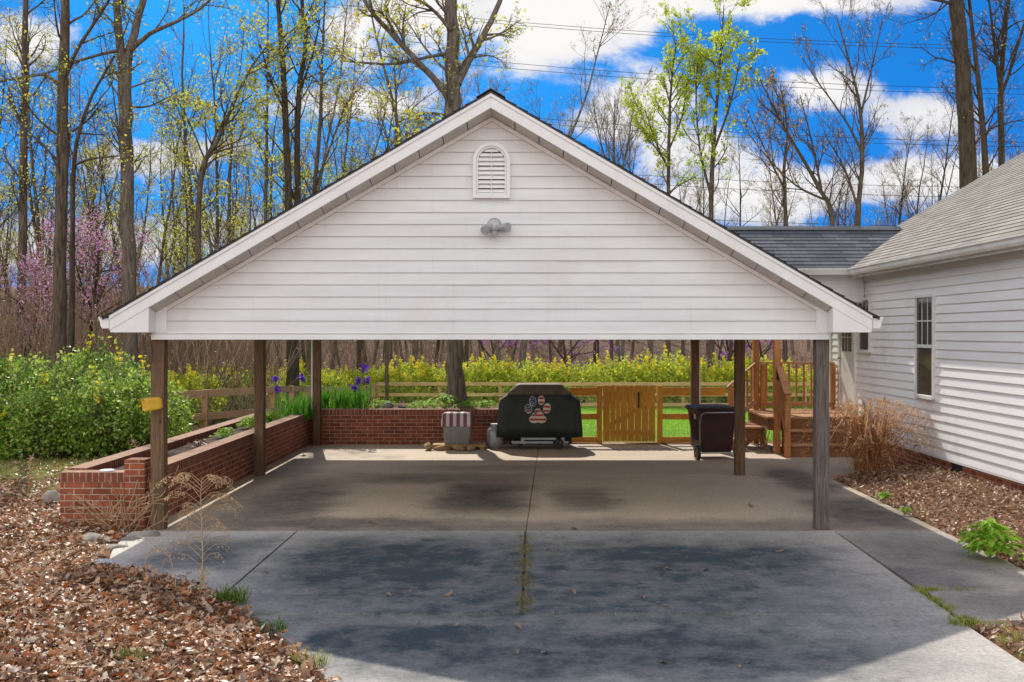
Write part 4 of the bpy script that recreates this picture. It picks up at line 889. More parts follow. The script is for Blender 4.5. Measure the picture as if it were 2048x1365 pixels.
hero('tulip_tree', 'tallest tree in fresh yellow green leaf above the right roof slope', 'tree', 48, [
    (48, 48, [(1422, 640, 15), (1422, 430, 13), (1426, 320, 11), (1434, 200, 8), (1442, 100, 5), (1448, 10, 2)]), (48, 49, [(1424, 400, 7), (1400, 300, 5), (1392, 180, 4), (1400, 90, 2)]), (48, 47, [(1428, 300, 7), (1460, 210, 5), (1480, 120, 2)])], BARK, SPRINGG, .15, (20, 7, 4), 4, ang=38, lenf=.32, up=.1)
hero('bare_tree', 'bare grey tree leaning left with fanned branches above the breezeway roof', 'tree', 46, [
    (46, 46, [(1672, 660, 16), (1664, 440, 12), (1640, 380, 10), (1600, 310, 8), (1560, 240, 5), (1520, 160, 2)]), (46, 47, [(1650, 400, 7), (1590, 370, 5), (1530, 310, 3), (1500, 270, 2)]), (46, 45, [(1645, 390, 6), (1625, 290, 5), (1600, 190, 2)])], BARK, BUDS, .09, (18, 8, 5), 1, ang=34, lenf=.40, up=.10, keep=.4)
hero('bare_tree', 'bare upright tree with wide fan of branches left of house roof', 'tree', 45, [
    (45, 45, [(1712, 660, 16), (1716, 440, 13), (1724, 320, 11), (1720, 220, 8), (1700, 130, 5), (1672, 30, 2)]), (45, 46, [(1722, 300, 7), (1690, 240, 5), (1640, 170, 3), (1600, 110, 2)]), (45, 44, [(1722, 230, 6), (1745, 130, 4), (1765, 40, 2)]), (45, 45, [(1716, 420, 7), (1690, 340, 5), (1650, 270, 3)])], BARK, BUDS, .09, (18, 8, 5), 1, ang=34, lenf=.40, up=.10, keep=.4)
hero('bare_tree', 'bare rusty twigged tree above the left end of breezeway roof', 'tree', 52, [
    (52, 52, [(1570, 660, 12), (1572, 440, 10), (1568, 340, 8), (1575, 260, 5), (1560, 170, 2)]), (52, 53, [(1570, 380, 6), (1530, 300, 4), (1495, 220, 2)])], BARK, BUDS, .12, (20, 8, 5), 2, ang=36, lenf=.36, up=.09, keep=.6)
hero('bare_tree', 'bare multi-stemmed pale tree low behind the right carport slope', 'tree', 56, [
    (56, 56, [(1235, 640, 10), (1232, 400, 8), (1228, 300, 5), (1230, 200, 2)]), (56, 56, [(1233, 380, 6), (1205, 300, 4), (1185, 200, 2)]), (56, 57, [(1234, 380, 6), (1255, 290, 4), (1270, 190, 2)])], BARKG, BUDS, .10, (16, 7, 5), 1, ang=28, lenf=.34, up=.12, keep=.3)
hero('redbud_tree', 'pink flowering redbud between the thick trunks at left', 'tree', 30, [
    (30, 30, [(180, 720, 10), (185, 620, 9), (195, 540, 7), (200, 470, 4)]), (30, 29, [(185, 620, 6), (160, 560, 4), (140, 480, 2)]), (30, 31, [(187, 620, 6), (215, 560, 4), (235, 480, 2)]), (30, 30, [(183, 650, 5), (120, 610, 4), (60, 580, 2)]), (30, 31, [(185, 640, 5), (215, 620, 4), (245, 600, 2)])], BARKD, PINK, .06, (16, 8, 5), 5, ang=62, lenf=.75, up=.01, crown='blossom')
hero('redbud_tree', 'low pink flowering redbud at the far left edge of the hedge', 'tree', 31, [
    (31, 31, [(60, 700, 9), (70, 640, 7), (85, 590, 5), (110, 560, 3)]), (31, 30, [(65, 660, 5), (40, 610, 4), (15, 590, 2)])], BARKD, PINK, .06, (16, 8, 5), 5, ang=62, lenf=.8, up=.01, crown='blossom')
for k, (px, w) in enumerate(((985, 46), (1128, 52), (1455, 50), (1520, 40))):
    hero('redbud_tree', ['purple blossomed redbud in the woods right of the big grey trunk', 'purple blossomed redbud in the woods above the covered grill', 'purple blossomed redbud in the woods above the trash cart', 'purple blossomed redbud in the woods behind the deck posts'][k], 'tree', 52+k, [
        (52+k, 52+k, [(px, 740, 7), (px+2, 710, 6), (px-4, 670, 3)]), (52+k, 53+k, [(px, 720, 5), (px+22, 690, 3), (px+w*.8, 665, 2)]), (52+k, 51+k, [(px, 720, 5), (px-22, 690, 3), (px-w*.7, 670, 2)])], BARKD, PURPLE, .16, (10, 5, 3), 3, ang=60, lenf=.5, up=.03, crown='blossom')
# prototypes for the woods
def proto(name, h, r, bark, leafm, lsize, lp, kids=(22, 7, 4), keep=1., fork=False, lean=.05):
    T = Tubes(); L = []; pts = []; rad = []; q = Vector((0, 0, -.3)); d = Vector((R.gauss(0, lean), R.gauss(0, lean), 1)).normalized(); n = 14
    for i in range(n+1):
        pts.append(q.copy()); rad.append(max(.015, r*(1-.93*(i/n)**.9))); d = (d+Vector((R.gauss(0, .05), R.gauss(0, .05), .08))).normalized(); q = q+d*h/n
    T.add(pts, rad, 8); dirs = [(pts[min(i+1, n)]-pts[max(i-1, 0)]).normalized() for i in range(n+1)]
    spawn(T, L, pts, [min(x, .05) for x in rad], dirs, h*.42, 0, 3, kids, 42, .07, .13, lp, .28)
    t = thing(name, 'x', 'tree', (0, 0, 0)); T.build('trunk', bark, t)
    L = [p for p in L if R.random() < keep*.5]
    if L: leaves('crown', [tuple(p) for p in L], lsize, leafm, t)
    return t
protos = [proto('woodland_tree', 17, .14, BARK, SPRING, .095, 5), proto('woodland_tree', 15, .12, BARKD, SPRING, .095, 6, keep=.6), proto('woodland_tree', 19, .16, BARKG, BUDS, .09, 3, keep=.7),
          proto('woodland_tree', 13, .10, BARK, SPRINGG, .10, 5, keep=.8), proto('woodland_tree', 16, .14, BARKD, BUDS, .085, 3, keep=.5), proto('woodland_tree', 11, .08, BARK, SPRING, .09, 4, (15, 6, 4), .5, lean=.15),
          proto('woodland_tree', 18, .17, BARK, BUDS, .11, 1, keep=.5)]
WLAB = 'bare or budding tree among the many of the brown woods beyond the hedge'
used = [False]*len(protos); placed = []
def put_tree(x, y, s, k):
    o = protos[k] if not used[k] else copy_tree(protos[k]); used[k] = True
    o.location = (x, y, hgt(x, y)); o.scale = (s, s, s*R.uniform(.9, 1.12)); o.rotation_euler.z = R.uniform(0, 6.28)
    tag(o, WLAB, 'tree', 'trees of the woods')
n = 0; tries = 0
while n < 284 and tries < 9000:
    tries += 1; y = 47+68*R.random()**1.25; x = R.uniform(-.60, .58)*y
    px = CX+F*x/y
    if any((x-a)**2+(y-b_)**2 < 1.3**2 for a, b_ in placed): continue
    right = px > 1080
    if right and R.random() < .15: continue
    s = R.uniform(.75, 1.15)*(1 if not right else .84); k = R.randrange(len(protos)) if not right else R.choice((2, 4, 6, 6, 4, 2, 1, 5))
    if right and y < 58: s *= .8
    placed.append((x, y)); put_tree(x, y, s, k); n += 1
# nearer woodland at left, behind the hedge
for (x, y, s, k) in ((-18, 36, .8, 1), (-15.5, 40, .8, 5), (-13.6, 38, .75, 4), (-12.0, 42, .8, 5), (-9.8, 40, .7, 3), (-8.6, 44, .8, 1), (-19, 44, .9, 4), (-16.5, 33, .6, 5), (-11, 36.5, .6, 5), (-7.2, 45, .8, 5), (-21, 38, .8, 6), (-13, 45, .9, 0)): put_tree(x, y, s, k)
# brush: fine bare twigs and dead leaves of the wood's edge, one mass
N = 15000; yy = 47+55*NR.random(N)**1.3; xx = NR.uniform(-.58, .56, N)*yy
yy = np.concatenate([yy, NR.uniform(27, 47, 5000)]); xx = np.concatenate([xx, NR.uniform(-.53, -.24, 5000)*yy[N:]]); N += 5000
zz = np.array([hgt(a, b_) for a, b_ in zip(xx, yy)])
L_ = NR.uniform(.5, 3.2, N)*np.where(xx/yy > .02, .7, np.where(xx/yy < -.15, 1.9, 1.2)); ang_ = NR.normal(0, .35, N); ang2 = NR.normal(0, .35, N)
Dv = np.stack([np.sin(ang_), np.sin(ang2), np.ones(N)], 1); Dv /= np.linalg.norm(Dv, axis=1)[:, None]
w = NR.uniform(.006, .02, N); sd_ = np.cross(Dv, NR.normal(size=(N, 3))); sd_ /= np.linalg.norm(sd_, axis=1)[:, None]
C0 = np.stack([xx, yy, zz-.1], 1); tip = C0+Dv*L_[:, None]; midp = C0+Dv*L_[:, None]*.5+sd_*(.12*L_)[:, None]
V = np.stack([C0-sd_*w[:, None], C0+sd_*w[:, None], midp+sd_*w[:, None]*.7, tip+sd_*.003, tip-sd_*.003, midp-sd_*w[:, None]*.7], 1).reshape(-1, 3)
fq = (np.array([[0, 1, 2, 5], [5, 2, 3, 4]]).ravel()[None, :]+(np.arange(N)*6)[:, None]).ravel()
bro = np_mesh('brush', V, fq, 4, BRUSH); tag(bro, 'tangle of fine bare brown twigs along the floor of the woods', 'brush', kind='stuff')
sel = NR.random(N) < .75; Cb = (C0+Dv*(L_*NR.uniform(.1, 1, N))[:, None])[sel]; Cb = np.repeat(Cb, 2, axis=0)+NR.normal(0, .15, (len(Cb)*2, 3))
DEAD = leafmat('dead_leaves', [(.26, .16, .09), (.34, .20, .10), (.20, .12, .07), (.30, .22, .13)], .3)
tag(leaves('dead_foliage', Cb, .10, DEAD), 'dead brown leaves clinging to the brush at the foot of the woods', 'dead leaves', kind='stuff')
# ------------------------------------------------------------------ hedges
def bush(name, rx, ry, h, nl, ls, leafm, flow=0, stems=26, shoots=30):
    t = thing(name, 'x', 'shrub', (0, 0, 0)); T = Tubes(); L = []; Fl = []
    for i in range(stems+shoots):
        a = R.uniform(0, 6.28); rr_ = math.sqrt(R.random()); e = Vector((rx*rr_*math.cos(a), ry*rr_*math.sin(a), h*(R.uniform(.55, .95) if i < stems else R.uniform(.85, 1.25))*(1-.35*rr_**2)))
        b0 = Vector((e.x*.35, e.y*.35, -.05)); m = b0.lerp(e, .55)+Vector((R.gauss(0, .08), R.gauss(0, .08), .15)); pts = [b0, b0.lerp(m, .5), m, m.lerp(e, .5)+Vector((0, 0, .03)), e]
        T.add(pts, [.012, .010, .008, .006, .004], 3)
        if i >= stems:
            for k in range(16):
                q = m.lerp(e, R.random()); L.append(q+Vector((R.gauss(0, .04), R.gauss(0, .04), R.gauss(0, .04))))
            if flow and R.random() < .55*flow:
                for k in range(26): Fl.append(m.lerp(e, .35+.75*R.random())+Vector((R.gauss(0, .03), R.gauss(0, .03), R.gauss(0, .03))))
    cl = [(R.uniform(0, 6.28), R.random()**.5, R.uniform(.15, .95)) for _ in range(95)]
    for i in range(nl):
        a, rr_, zf = cl[i % 95]; dome = math.sqrt(max(0, 1-.75*rr_*rr_)); c_ = Vector((rx*rr_*math.cos(a), ry*rr_*math.sin(a), h*zf*dome)); L.append(c_+Vector((R.gauss(0, .10), R.gauss(0, .10), R.gauss(0, .09))))
    for i in range(nl//4):
        a, rr_ = R.uniform(0, 6.28), math.sqrt(R.random()); dome = math.sqrt(max(0, 1-.75*rr_*rr_)); L.append(Vector((rx*rr_*math.cos(a), ry*rr_*math.sin(a), h*dome*R.random()**.6)))
    L = [q for q in L if q.z > .02]
    T.build('stems', TWIG, t); o = leaves('foliage', [tuple(q) for q in L+Fl], ls, [leafm, FLOWY], t, .1, .6)
    o.data.polygons.foreach_set('material_index', np.array([0]*len(L)+[1]*len(Fl), dtype=np.int32))
    return t
hb = [bush('hedge_shrub', 1.05, .9, 1.35, 6000, .064, HEDGE, .10, 26, 40), bush('hedge_shrub', .95, .95, 1.2, 5600, .06, HEDGE, .06, 26, 40), bush('hedge_shrub', 1.0, .9, 1.3, 5000, .055, HEDGEY, .25)]
hu = [0]*3
def put_bush(protos_, us, k, x, y, s, label, group, cat='shrub'):
    o = protos_[k] if not us[k] else copy_tree(protos_[k]); us[k] = 1; o.location = (x, y, hgt(x, y)); o.scale = (s, s, s*R.uniform(.92, 1.1)); o.rotation_euler.z = R.uniform(0, 6.28); tag(o, label, cat, group)
HL = 'leafy green hedge shrub massed with others left of the carport'
for (px, Y, s, k) in ((10, 18.6, .95, 1), (95, 18.3, .9, 0), (180, 18.7, .95, 1), (262, 19.3, .95, 0), (-60, 18.2, 1.0, 1), (40, 20.2, 1.12, 0), (130, 20.4, 1.15, 1), (225, 20.6, 1.1, 0), (298, 21.2, .85, 1), (-30, 20.2, 1.2, 0), (-150, 18.9, 1.0, 0), (-260, 19.6, 1.1, 1), (-380, 20.0, 1.0, 0), (-500, 20.6, 1.1, 1), (-130, 21.5, 1.2, 2), (80, 22.3, 1.25, 1), (185, 22.6, 1.25, 0), (270, 23, 1.15, 1)):
    put_bush(hb, hu, k, X_(px, Y), Y, s, HL, 'hedge shrubs left of the carport')
fb = [bush('forsythia_bush', 1.5, 1.1, 1.75, 4200, .10, HEDGEY, .6, 22, 34), bush('forsythia_bush', 1.4, 1.1, 1.6, 4000, .10, HEDGEY, .9, 22, 40), bush('forsythia_bush', 1.5, 1.0, 1.6, 4000, .10, HEDGEY, .5, 22, 30)]
fu = [0]*3
for i in range(23):
    px = 425+i*57+R.uniform(-12, 12); Y = 44.2+R.uniform(-.5, .8); k = (2 if px < 800 else R.choice((0, 1))); put_bush(fb, fu, k, X_(px, Y), Y, R.uniform(.88, 1.16)*(1 if px > 900 else .85), 'yellow flowering forsythia bush massed in the hedge beyond the far fence', 'forsythia hedge beyond the far fence')
for (px, Y) in ((375, 27), (430, 30), (480, 33), (390, 32), (460, 36), (520, 37), (590, 40), (660, 43)):
    put_bush(fb, fu, 2, X_(px, Y), Y, .85, 'pale green bush in the row behind the left rail fence', 'bushes behind the left rail fence')
# ------------------------------------------------------------------ planter plants
def blades(t, name, cx_, cy_, rx, ry, z, n, h, w, mat, lean=.25):
    N = n; a = NR.uniform(0, 6.28, N); r_ = np.sqrt(NR.random(N)); C = np.stack([cx_+rx*r_*np.cos(a), cy_+ry*r_*np.sin(a), np.full(N, z)], 1)
    d = np.stack([NR.normal(0, lean, N), NR.normal(0, lean, N), np.ones(N)], 1); d /= np.linalg.norm(d, axis=1)[:, None]
    s = np.cross(d, NR.normal(size=(N, 3))); s /= np.linalg.norm(s, axis=1)[:, None]; hh = h*NR.uniform(.55, 1.1, N)[:, None]; bend = np.stack([NR.normal(0, lean*.5, N), NR.normal(0, lean*.5, N), -np.abs(NR.normal(0, lean*.3, N))], 1)*hh
    m1 = C+d*hh*.5; tp = C+d*hh+bend
    V = np.stack([C-s*w*.4, C+s*w*.4, m1+s*w*.5, tp+s*.002, tp-s*.002, m1-s*w*.5], 1).reshape(-1, 3)
    f = (np.array([[0, 1, 2, 5], [5, 2, 3, 4]]).ravel()[None, :]+(np.arange(N)*6)[:, None]).ravel()
    return np_mesh(name, V, f, 4, mat, t)
def iris(px, Y, z, n, rx, ry, label, flowers):
    x = X_(px, Y); t = thing('iris_clump', label, 'iris', (x, Y, z)); blades(t, 'blades', x, Y, rx, ry, z, n, .52, .028, IRISL, .17)
    for (fx, fy, fY) in flowers:
        f = P(fx, fy, fY); MB().tube([(f.x+.03, fY, z), (f.x+.01, fY, (z+f.z)/2), (f.x, fY, f.z-.03)], .006, 5).build('flower_stem', IRISL, t)
        pts = [tuple(f+Vector((R.gauss(0, .028), R.gauss(0, .028), R.gauss(0, .035)))) for _ in range(26)]; leaves('flower', pts, .075, IRISF, t)
iris(592, 20.3, .5, 130, .33, .35, 'spiky iris clump with purple flowers left of back corner post', [(556, 777, 19.9), (551, 760, 20.0), (604, 757, 20.2)])
iris(690, 20.95, .62, 170, .48, .16, 'spiky iris clump with purple flowers right of back corner post', [(728, 737, 20.95), (717, 763, 20.9), (711, 776, 20.85), (733, 762, 21)])
def leafy(name, x, y, z, r, h, n, ls, label, mat=GREENP, cat='plant', group=None, asp=1.):
    t = thing(name, label, cat, (x, y, z)); L = []; T = Tubes()
    if group: t['group'] = group
    N = n; a = NR.uniform(0, 6.28, N); el_ = NR.uniform(.1, 1.45, N); rr_ = NR.uniform(.5, 1.0, N)
    C = np.stack([x+r*rr_*np.cos(el_)*np.cos(a), y+r*rr_*np.cos(el_)*np.sin(a)*asp, z+.02+h*rr_*np.sin(el_)], 1)
    out = np.stack([np.cos(a), np.sin(a), np.full(N, -.25)], 1)+NR.normal(0, .25, (N, 3)); out /= np.linalg.norm(out, axis=1)[:, None]
    nrm = np.stack([np.cos(a)*.5, np.sin(a)*.5, np.ones(N)], 1)+NR.normal(0, .2, (N, 3)); v_ = np.cross(nrm, out); v_ /= np.linalg.norm(v_, axis=1)[:, None]; nn = np.cross(out, v_)
    Fr = np.stack([out, v_, nn], 1); tmpl = [(-.5, 0, -.05), (-.2, -.26, .06), (.15, -.24, .05), (.5, 0, -.14), (.15, .24, .05), (-.2, .26, .06), (0, 0, 0)]
    scatter('foliage', tmpl, [(0, 1, 6), (1, 2, 6), (2, 3, 6), (3, 4, 6), (4, 5, 6), (5, 0, 6)], C, Fr, ls*NR.uniform(.7, 1.2, N), mat, t)
    for i in range(min(14, n)): T.add([Vector((x, y, z-.02)), Vector((x, y, z)).lerp(Vector(C[i]), .5)+Vector((0, 0, .03)), Vector(C[i])], [.006, .005, .003], 4)
    T.build('stems', mat, t); return t
leafy('leafy_plant', -4.50, 19.4, .50, .26, .20, 90, .10, 'bright green leafy plant in the left planter nearest the iris clump')
leafy('leafy_plant', -4.52, 18.2, .50, .30, .20, 110, .10, 'bright green leafy plant in middle of the left planter before the corner one')
leafy('leafy_plant', -4.50, 16.5, .50, .22, .17, 70, .08, 'small pale green leafy plant in the left planter beside middle post')
leafy('leafy_plant', -4.50, 15.2, .50, .18, .10, 60, .06, 'low reddish seedling patch in the left planter', leafmat('red_seedlings', [(.2, .06, .05), (.16, .12, .04), (.25, .1, .08)], .3))
leafy('leafy_plant', X_(890, 21.1), 21.15, .62, .42, .30, 130, .11, 'round bright green leafy plant at foot of the big grey tree')
leafy('leafy_plant', X_(752, 21.0), 21.0, .62, .22, .18, 60, .09, 'small bright green plant at the right edge of the right iris clump')
leafy('leafy_plant', X_(825, 21.0), 21.05, .62, .25, .10, 60, .07, 'low green plant between the flat stones and round leafy plant')
for i_, (px, w_, lab) in enumerate(((672, .2, 'low leafy plant behind the right iris clump'), (770, .2, 'spreading green plant behind the humped grey stone'), (850, .22, 'spreading green plant left of the round leafy plant'), (945, .24, 'low green plant just right of the big grey trunk'), (975, .2, 'low green plant on the planter beside the covered grill'))):
    leafy('leafy_plant', X_(px, 21.4), 21.4, .62, w_+.1, .14, 110, .08, lab)
leafy('hosta', X_(1985, 10.05), 10.12, .04, .30, .31, 330, .095, 'bushy bright green hosta in the mulch bed at far right')
leafy('hosta', X_(2055, 9.75), 9.72, .03, .13, .09, 60, .06, 'tiny green sprout in front of the bushy hosta at right edge')
leafy('weed', X_(1772, 13.5), 13.55, .03, .14, .08, 70, .055, 'small green weed at the edge of walk near mulch bed')
leafy('weed', X_(1812, 12.5), 12.55, .03, .09, .05, 40, .045, 'smaller green weed nearer along the walk edge')
# ornamental grass
og = thing('ornamental_grass', 'large clump of dry tan ornamental grass before the deck steps', 'grass clump', (5.02, 16.0, .08))
N = 620; a = NR.uniform(0, 6.28, N); out = np.stack([np.cos(a), np.sin(a)*.9, np.zeros(N)], 1); base = np.stack([5.02+.12*NR.normal(size=N)*.8, 16.0+.15*NR.normal(size=N), np.full(N, .06)], 1)
sp_ = NR.uniform(.1, .95, N); hh = NR.uniform(.35, 1.08, N); t1 = base+out*(sp_*.3)[:, None]+np.array([0, 0, 1])*(hh*.55)[:, None]; t2 = base+out*(sp_*.75)[:, None]+np.array([0, 0, 1])*hh[:, None]; t3 = t2+out*(sp_*.45)[:, None]-np.array([0, 0, 1])*(sp_*NR.uniform(.0, .6, N))[:, None]
sd_ = np.stack([-np.sin(a), np.cos(a), np.zeros(N)], 1)*.0035; sd_ += NR.normal(0, .0012, sd_.shape)
V = np.stack([base-sd_, base+sd_, t1+sd_, t1-sd_, t2+sd_*.8, t2-sd_*.8, t3+sd_*.3, t3-sd_*.3], 1).reshape(-1, 3)
f = (np.array([[0, 1, 2, 3], [3, 2, 4, 5], [5, 4, 6, 7]]).ravel()[None, :]+(np.arange(N)*8)[:, None]).ravel()
np_mesh('blades', V, f, 4, STRAW, og)
pl_ = np.repeat(t3[:420], 12, 0)*.0+np.repeat(t2[:420], 12, 0)+(np.repeat(t3[:420], 12, 0)-np.repeat(t2[:420], 12, 0))*NR.random((5040, 1))+NR.normal(0, .022, (5040, 3)); leaves('plumes', pl_, .026, PLUME, og)
# ------------------------------------------------------------------ litter
xs_ = np.linspace(-.5, .5, 6); OAK = []
wv = [.03, .17, .10, .24, .13, .20, .10, .02]; xs_ = np.linspace(-.5, .5, 8)
OAK = [(x, 0, 0) for x in xs_]+[(x, w_, 0) for x, w_ in zip(xs_, wv)]+[(x, -w_, 0) for x, w_ in zip(xs_, wv)]
OAK = np.array(OAK); OF = [(i, i+1, 8+i+1, 8+i) for i in range(7)]+[(i+1, i, 16+i, 16+i+1) for i in range(7)]
def litter_obj(name, C, size, mat, zb=.9, curl=.5, parent=None):
    C = np.asarray(C, float); N = len(C); T = np.broadcast_to(OAK, (N,)+OAK.shape).copy(); c1 = NR.uniform(-curl, curl, N)[:, None]; c2 = NR.uniform(-.2, 1.1, N)[:, None]
    T[:, :, 2] = c1*(T[:, :, 0]**2)*1.6+c2*np.abs(T[:, :, 1])*.9; T[:, :, 1] *= NR.uniform(.7, 1.3, N)[:, None]
    return scatter(name, T, OF, C, frames(N, zb), size*NR.uniform(.35, 1.4, N)**.9, mat, parent, False)
C = []
while len(C) < 14000:
    y = 5.9+8.6*R.random()**1.4; x = edge_l(y)-(R.random()**.85)*min(5.5, max(.2, edge_l(y)+.56*y)); 
    if y > 11.8 and x > -5.08: continue
    if y > 13 and R.random() < (y-12.5)/2.5: continue
    if x > edge_l(y)-.12 and R.random() < .5: continue
    C.append((x+R.gauss(0, .03), y, hgt(min(x, edge_l(y)-.06), y)+R.uniform(.01, .055)))
while len(C) < 24000:
    y = R.uniform(1.5, 13.0); x = edge_l(y)-.3-8*R.random()
    if (y > 11.8 and x > -5.08) or (y > 5.9 and x > -.56*y): continue
    C.append((x, y, hgt(x, y)+R.uniform(.01, .05)))
tag(litter_obj('leaf_litter', C, .082, LITTER, .75, .8), 'thick carpet of fallen brown oak leaves left of the driveway', 'fallen leaves', kind='stuff')
C = []
while len(C) < 7500:
    y = R.uniform(8.95, 16.2); x = R.uniform(4.38, 5.88)
    if x > 5.88 or (y > 15.8 and x < 4.6): continue
    C.append((x, y, hgt(max(x, 4.56), y)+R.uniform(.005, .05)))
while len(C) < 8700:
    y = R.uniform(5.5, 7.93); x = 3.17+1.6*R.random()**1.3; C.append((x, y, hgt(max(x, 3.3), y)+R.uniform(.0, .04)))
tag(litter_obj('leaf_mulch', C, .062, MULCH, .7, .7), 'brown leaf mulch in the bed between walk and house', 'mulch', kind='stuff')
C = []
while len(C) < 1500:
    y = R.uniform(13.2, 18.5); x = R.uniform(-9.5, -5.15); C.append((x, y, hgt(x, y)+R.uniform(.0, .03)))
tag(litter_obj('scattered_leaves', C, .08, LITTER), 'thin scatter of fallen leaves on the grass before the hedge', 'fallen leaves', kind='stuff')
# single leaves on concrete
LS = [(280, 1060), (378, 1148), (592, 1145), (648, 1152), (530, 1150), (672, 1087), (716, 1063), (745, 1048), (765, 1140), (760, 1186), (776, 1193), (822, 1185), (943, 1200), (895, 1192), (570, 1220), (545, 1228), (640, 1250), (672, 1248), (830, 1258), (912, 1252), (834, 1249), (938, 1312), (1033, 1257), (1036, 1306), (1065, 1305), (1090, 1308), (976, 1294), (1100, 1198), (1098, 1103), (1125, 1078), (1112, 1080), (1150, 1060), (1214, 1060), (1150, 1098), (1148, 1188), (1108, 1229), (1230, 1206), (1280, 1168), (1272, 1240), (1330, 1142), (1335, 1141), (1288, 1196), (1374, 1116), (1410, 1142), (1388, 1103), (1440, 1198), (1332, 1216), (1420, 1240), (1465, 1238), (1326, 1327), (1480, 1336), (1497, 1326), (1590, 1277), (1600, 1150), (1788, 1242), (1858, 1095), (1907, 1153), (1716, 1224), (1218, 1004), (1212, 1003), (1310, 1030), (1502, 1014), (1555, 1092), (1310, 930), (1362, 951), (1758, 1034), (862, 988), (788, 955), (925, 1042), (1215, 980), (1240, 1003), (618, 1086), (1500, 1098), (1560, 1104), (455, 1086)]
LT = [litter_obj('oak_leaf', [(0, 0, 0)], 1., CLEAF, 1.5, .8) for _ in range(6)]
for o in LT: o.data.transform(Matrix.Translation((0, 0, -min(v.co.z for v in o.data.vertices))))
for i, (a, b_) in enumerate(LS):
    o = LT[i] if i < 6 else LT[i % 6].copy()
    if i >= 6: COL.objects.link(o)
    Y = H*F/(b_-CY); s = R.uniform(.06, .105); o.location = (X_(a, Y), Y, .003); o.scale = (s*1.2, s, s*.9); o.rotation_euler.z = R.uniform(0, 6.28); tag(o, 'single dry brown oak leaf lying on the concrete', 'leaf', 'single leaves scattered on the concrete')
# weeds and grass in the joints
def tufts(name, pts, n, h, w, label, mat=GRASS, lean=.5, spread=.03):
    Cs = np.array([pts[R.randrange(len(pts))] for _ in range(n)])+np.concatenate([NR.normal(0, spread, (n, 2)), np.zeros((n, 1))], 1)
    d = np.stack([NR.normal(0, lean, n), NR.normal(0, lean, n), np.ones(n)], 1); d /= np.linalg.norm(d, axis=1)[:, None]; s = np.cross(d, NR.normal(size=(n, 3))); s /= np.linalg.norm(s, axis=1)[:, None]
    hh = h*NR.uniform(.4, 1.2, n)[:, None]; V = np.stack([Cs-s*w, Cs+s*w, Cs+d*hh+s*.0006, Cs+d*hh-s*.0006], 1).reshape(-1, 3)
    o = np_mesh(name, V, np.arange(4*n), 4, mat); return tag(o, label, 'grass', kind='stuff')
tufts('joint_grass', [(-.0+R.gauss(0, .03), y_, -.01) for y_ in (8.2+3.1*R.random() for _ in range(900)) if math.sin(y_*9)+math.sin(y_*23)+1.1 > R.random()*2], 3600, .03, .003, 'dry grass and moss growing in the centre joint of the driveway', leafmat('joint_moss', [(.22, .18, .08), (.30, .24, .12), (.14, .17, .04), (.18, .12, .06)], .3, .7, .1), .7)
tufts('joint_grass', [(R.choice((-1.9, -1.4, -.9, -.5, -.2, .6, 1.1, 1.5))+R.gauss(0, .16), 8.15+R.gauss(0, .008), -.02) for _ in range(300)], 1500, .028, .003, 'dry grass growing in the cross joint of the driveway')
tufts('joint_grass', [(3.2+R.gauss(0, .03)+.0, R.choice((7.9, 8.0, 8.3, 8.6, 8.9))+R.gauss(0, .05), -.01) for _ in range(100)]+[(3.25+R.random()**2*.4, 8.92+R.gauss(0, .01), -.01) for _ in range(40)], 1300, .04, .003, 'green grass tufts in the joints beside the walkway')
tufts('lawn_tufts', [(x, y, hgt(x, y)) for x, y in ((R.uniform(-10, -5.1), R.uniform(12.8, 18.3)) for _ in range(1500))], 9000, .06, .004, 'sparse yellowish grass before the hedge left of the planter', lean=.5, spread=.1)
tufts('lawn_tufts', [(x, y, hgt(x, y)) for x, y in ((R.uniform(1.2, 9), 21+20*R.random()**1.5) for _ in range(2500))], 14000, .07, .008, 'bright green mown lawn blades beyond the gate', leafmat('lawn_blades', [(.16, .34, .015), (.24, .44, .03), (.3, .48, .04)], .5), .4, .15)
tufts('bed_grass', [(x, y, hgt(max(x, 3.3), y)) for x, y in ((3.2+1.0*R.random()**1.5, R.uniform(6.6, 7.92)) for _ in range(120))], 1500, .05, .003, 'patchy yellow green grass in the corner bed at lower right')
TUFT = leafmat('tuft_blades', [(.07, .16, .02), (.12, .23, .03), (.05, .11, .015), (.22, .28, .06)], .35, .6, .1)
def clump(px, py, n, h, r, label, mat=GRASS, name='grass_clump'):
    Y = H*F/(py-CY); x = X_(px, Y); z = hgt(x, Y) if not paved(x, Y) else 0; t = thing(name, label, 'grass clump', (x, Y, max(0, z))); blades(t, 'blades', x, Y, r, r*.7, max(0, z), n, h, .006, mat, .35); return t
clump(462, 1208, 160, .16, .12, 'green grass clump at the driveway edge beside the tall dry weed', TUFT)
clump(545, 1262, 60, .10, .10, 'small bright green tuft on driveway edge among leaves', TUFT)
clump(620, 1330, 90, .10, .12, 'green tuft at the driveway edge near the bottom', GRASS)
clump(255, 1352, 90, .10, .12, 'green tuft in leaf litter at bottom left', TUFT)
clump(1335, 1250, 4, .02, .03, 'tiny sprig in the driveway cross joint') if False else None
clump(1925, 1250, 90, .07, .10, 'green grass tuft at the corner of driveway and lower right bed', GRASS)
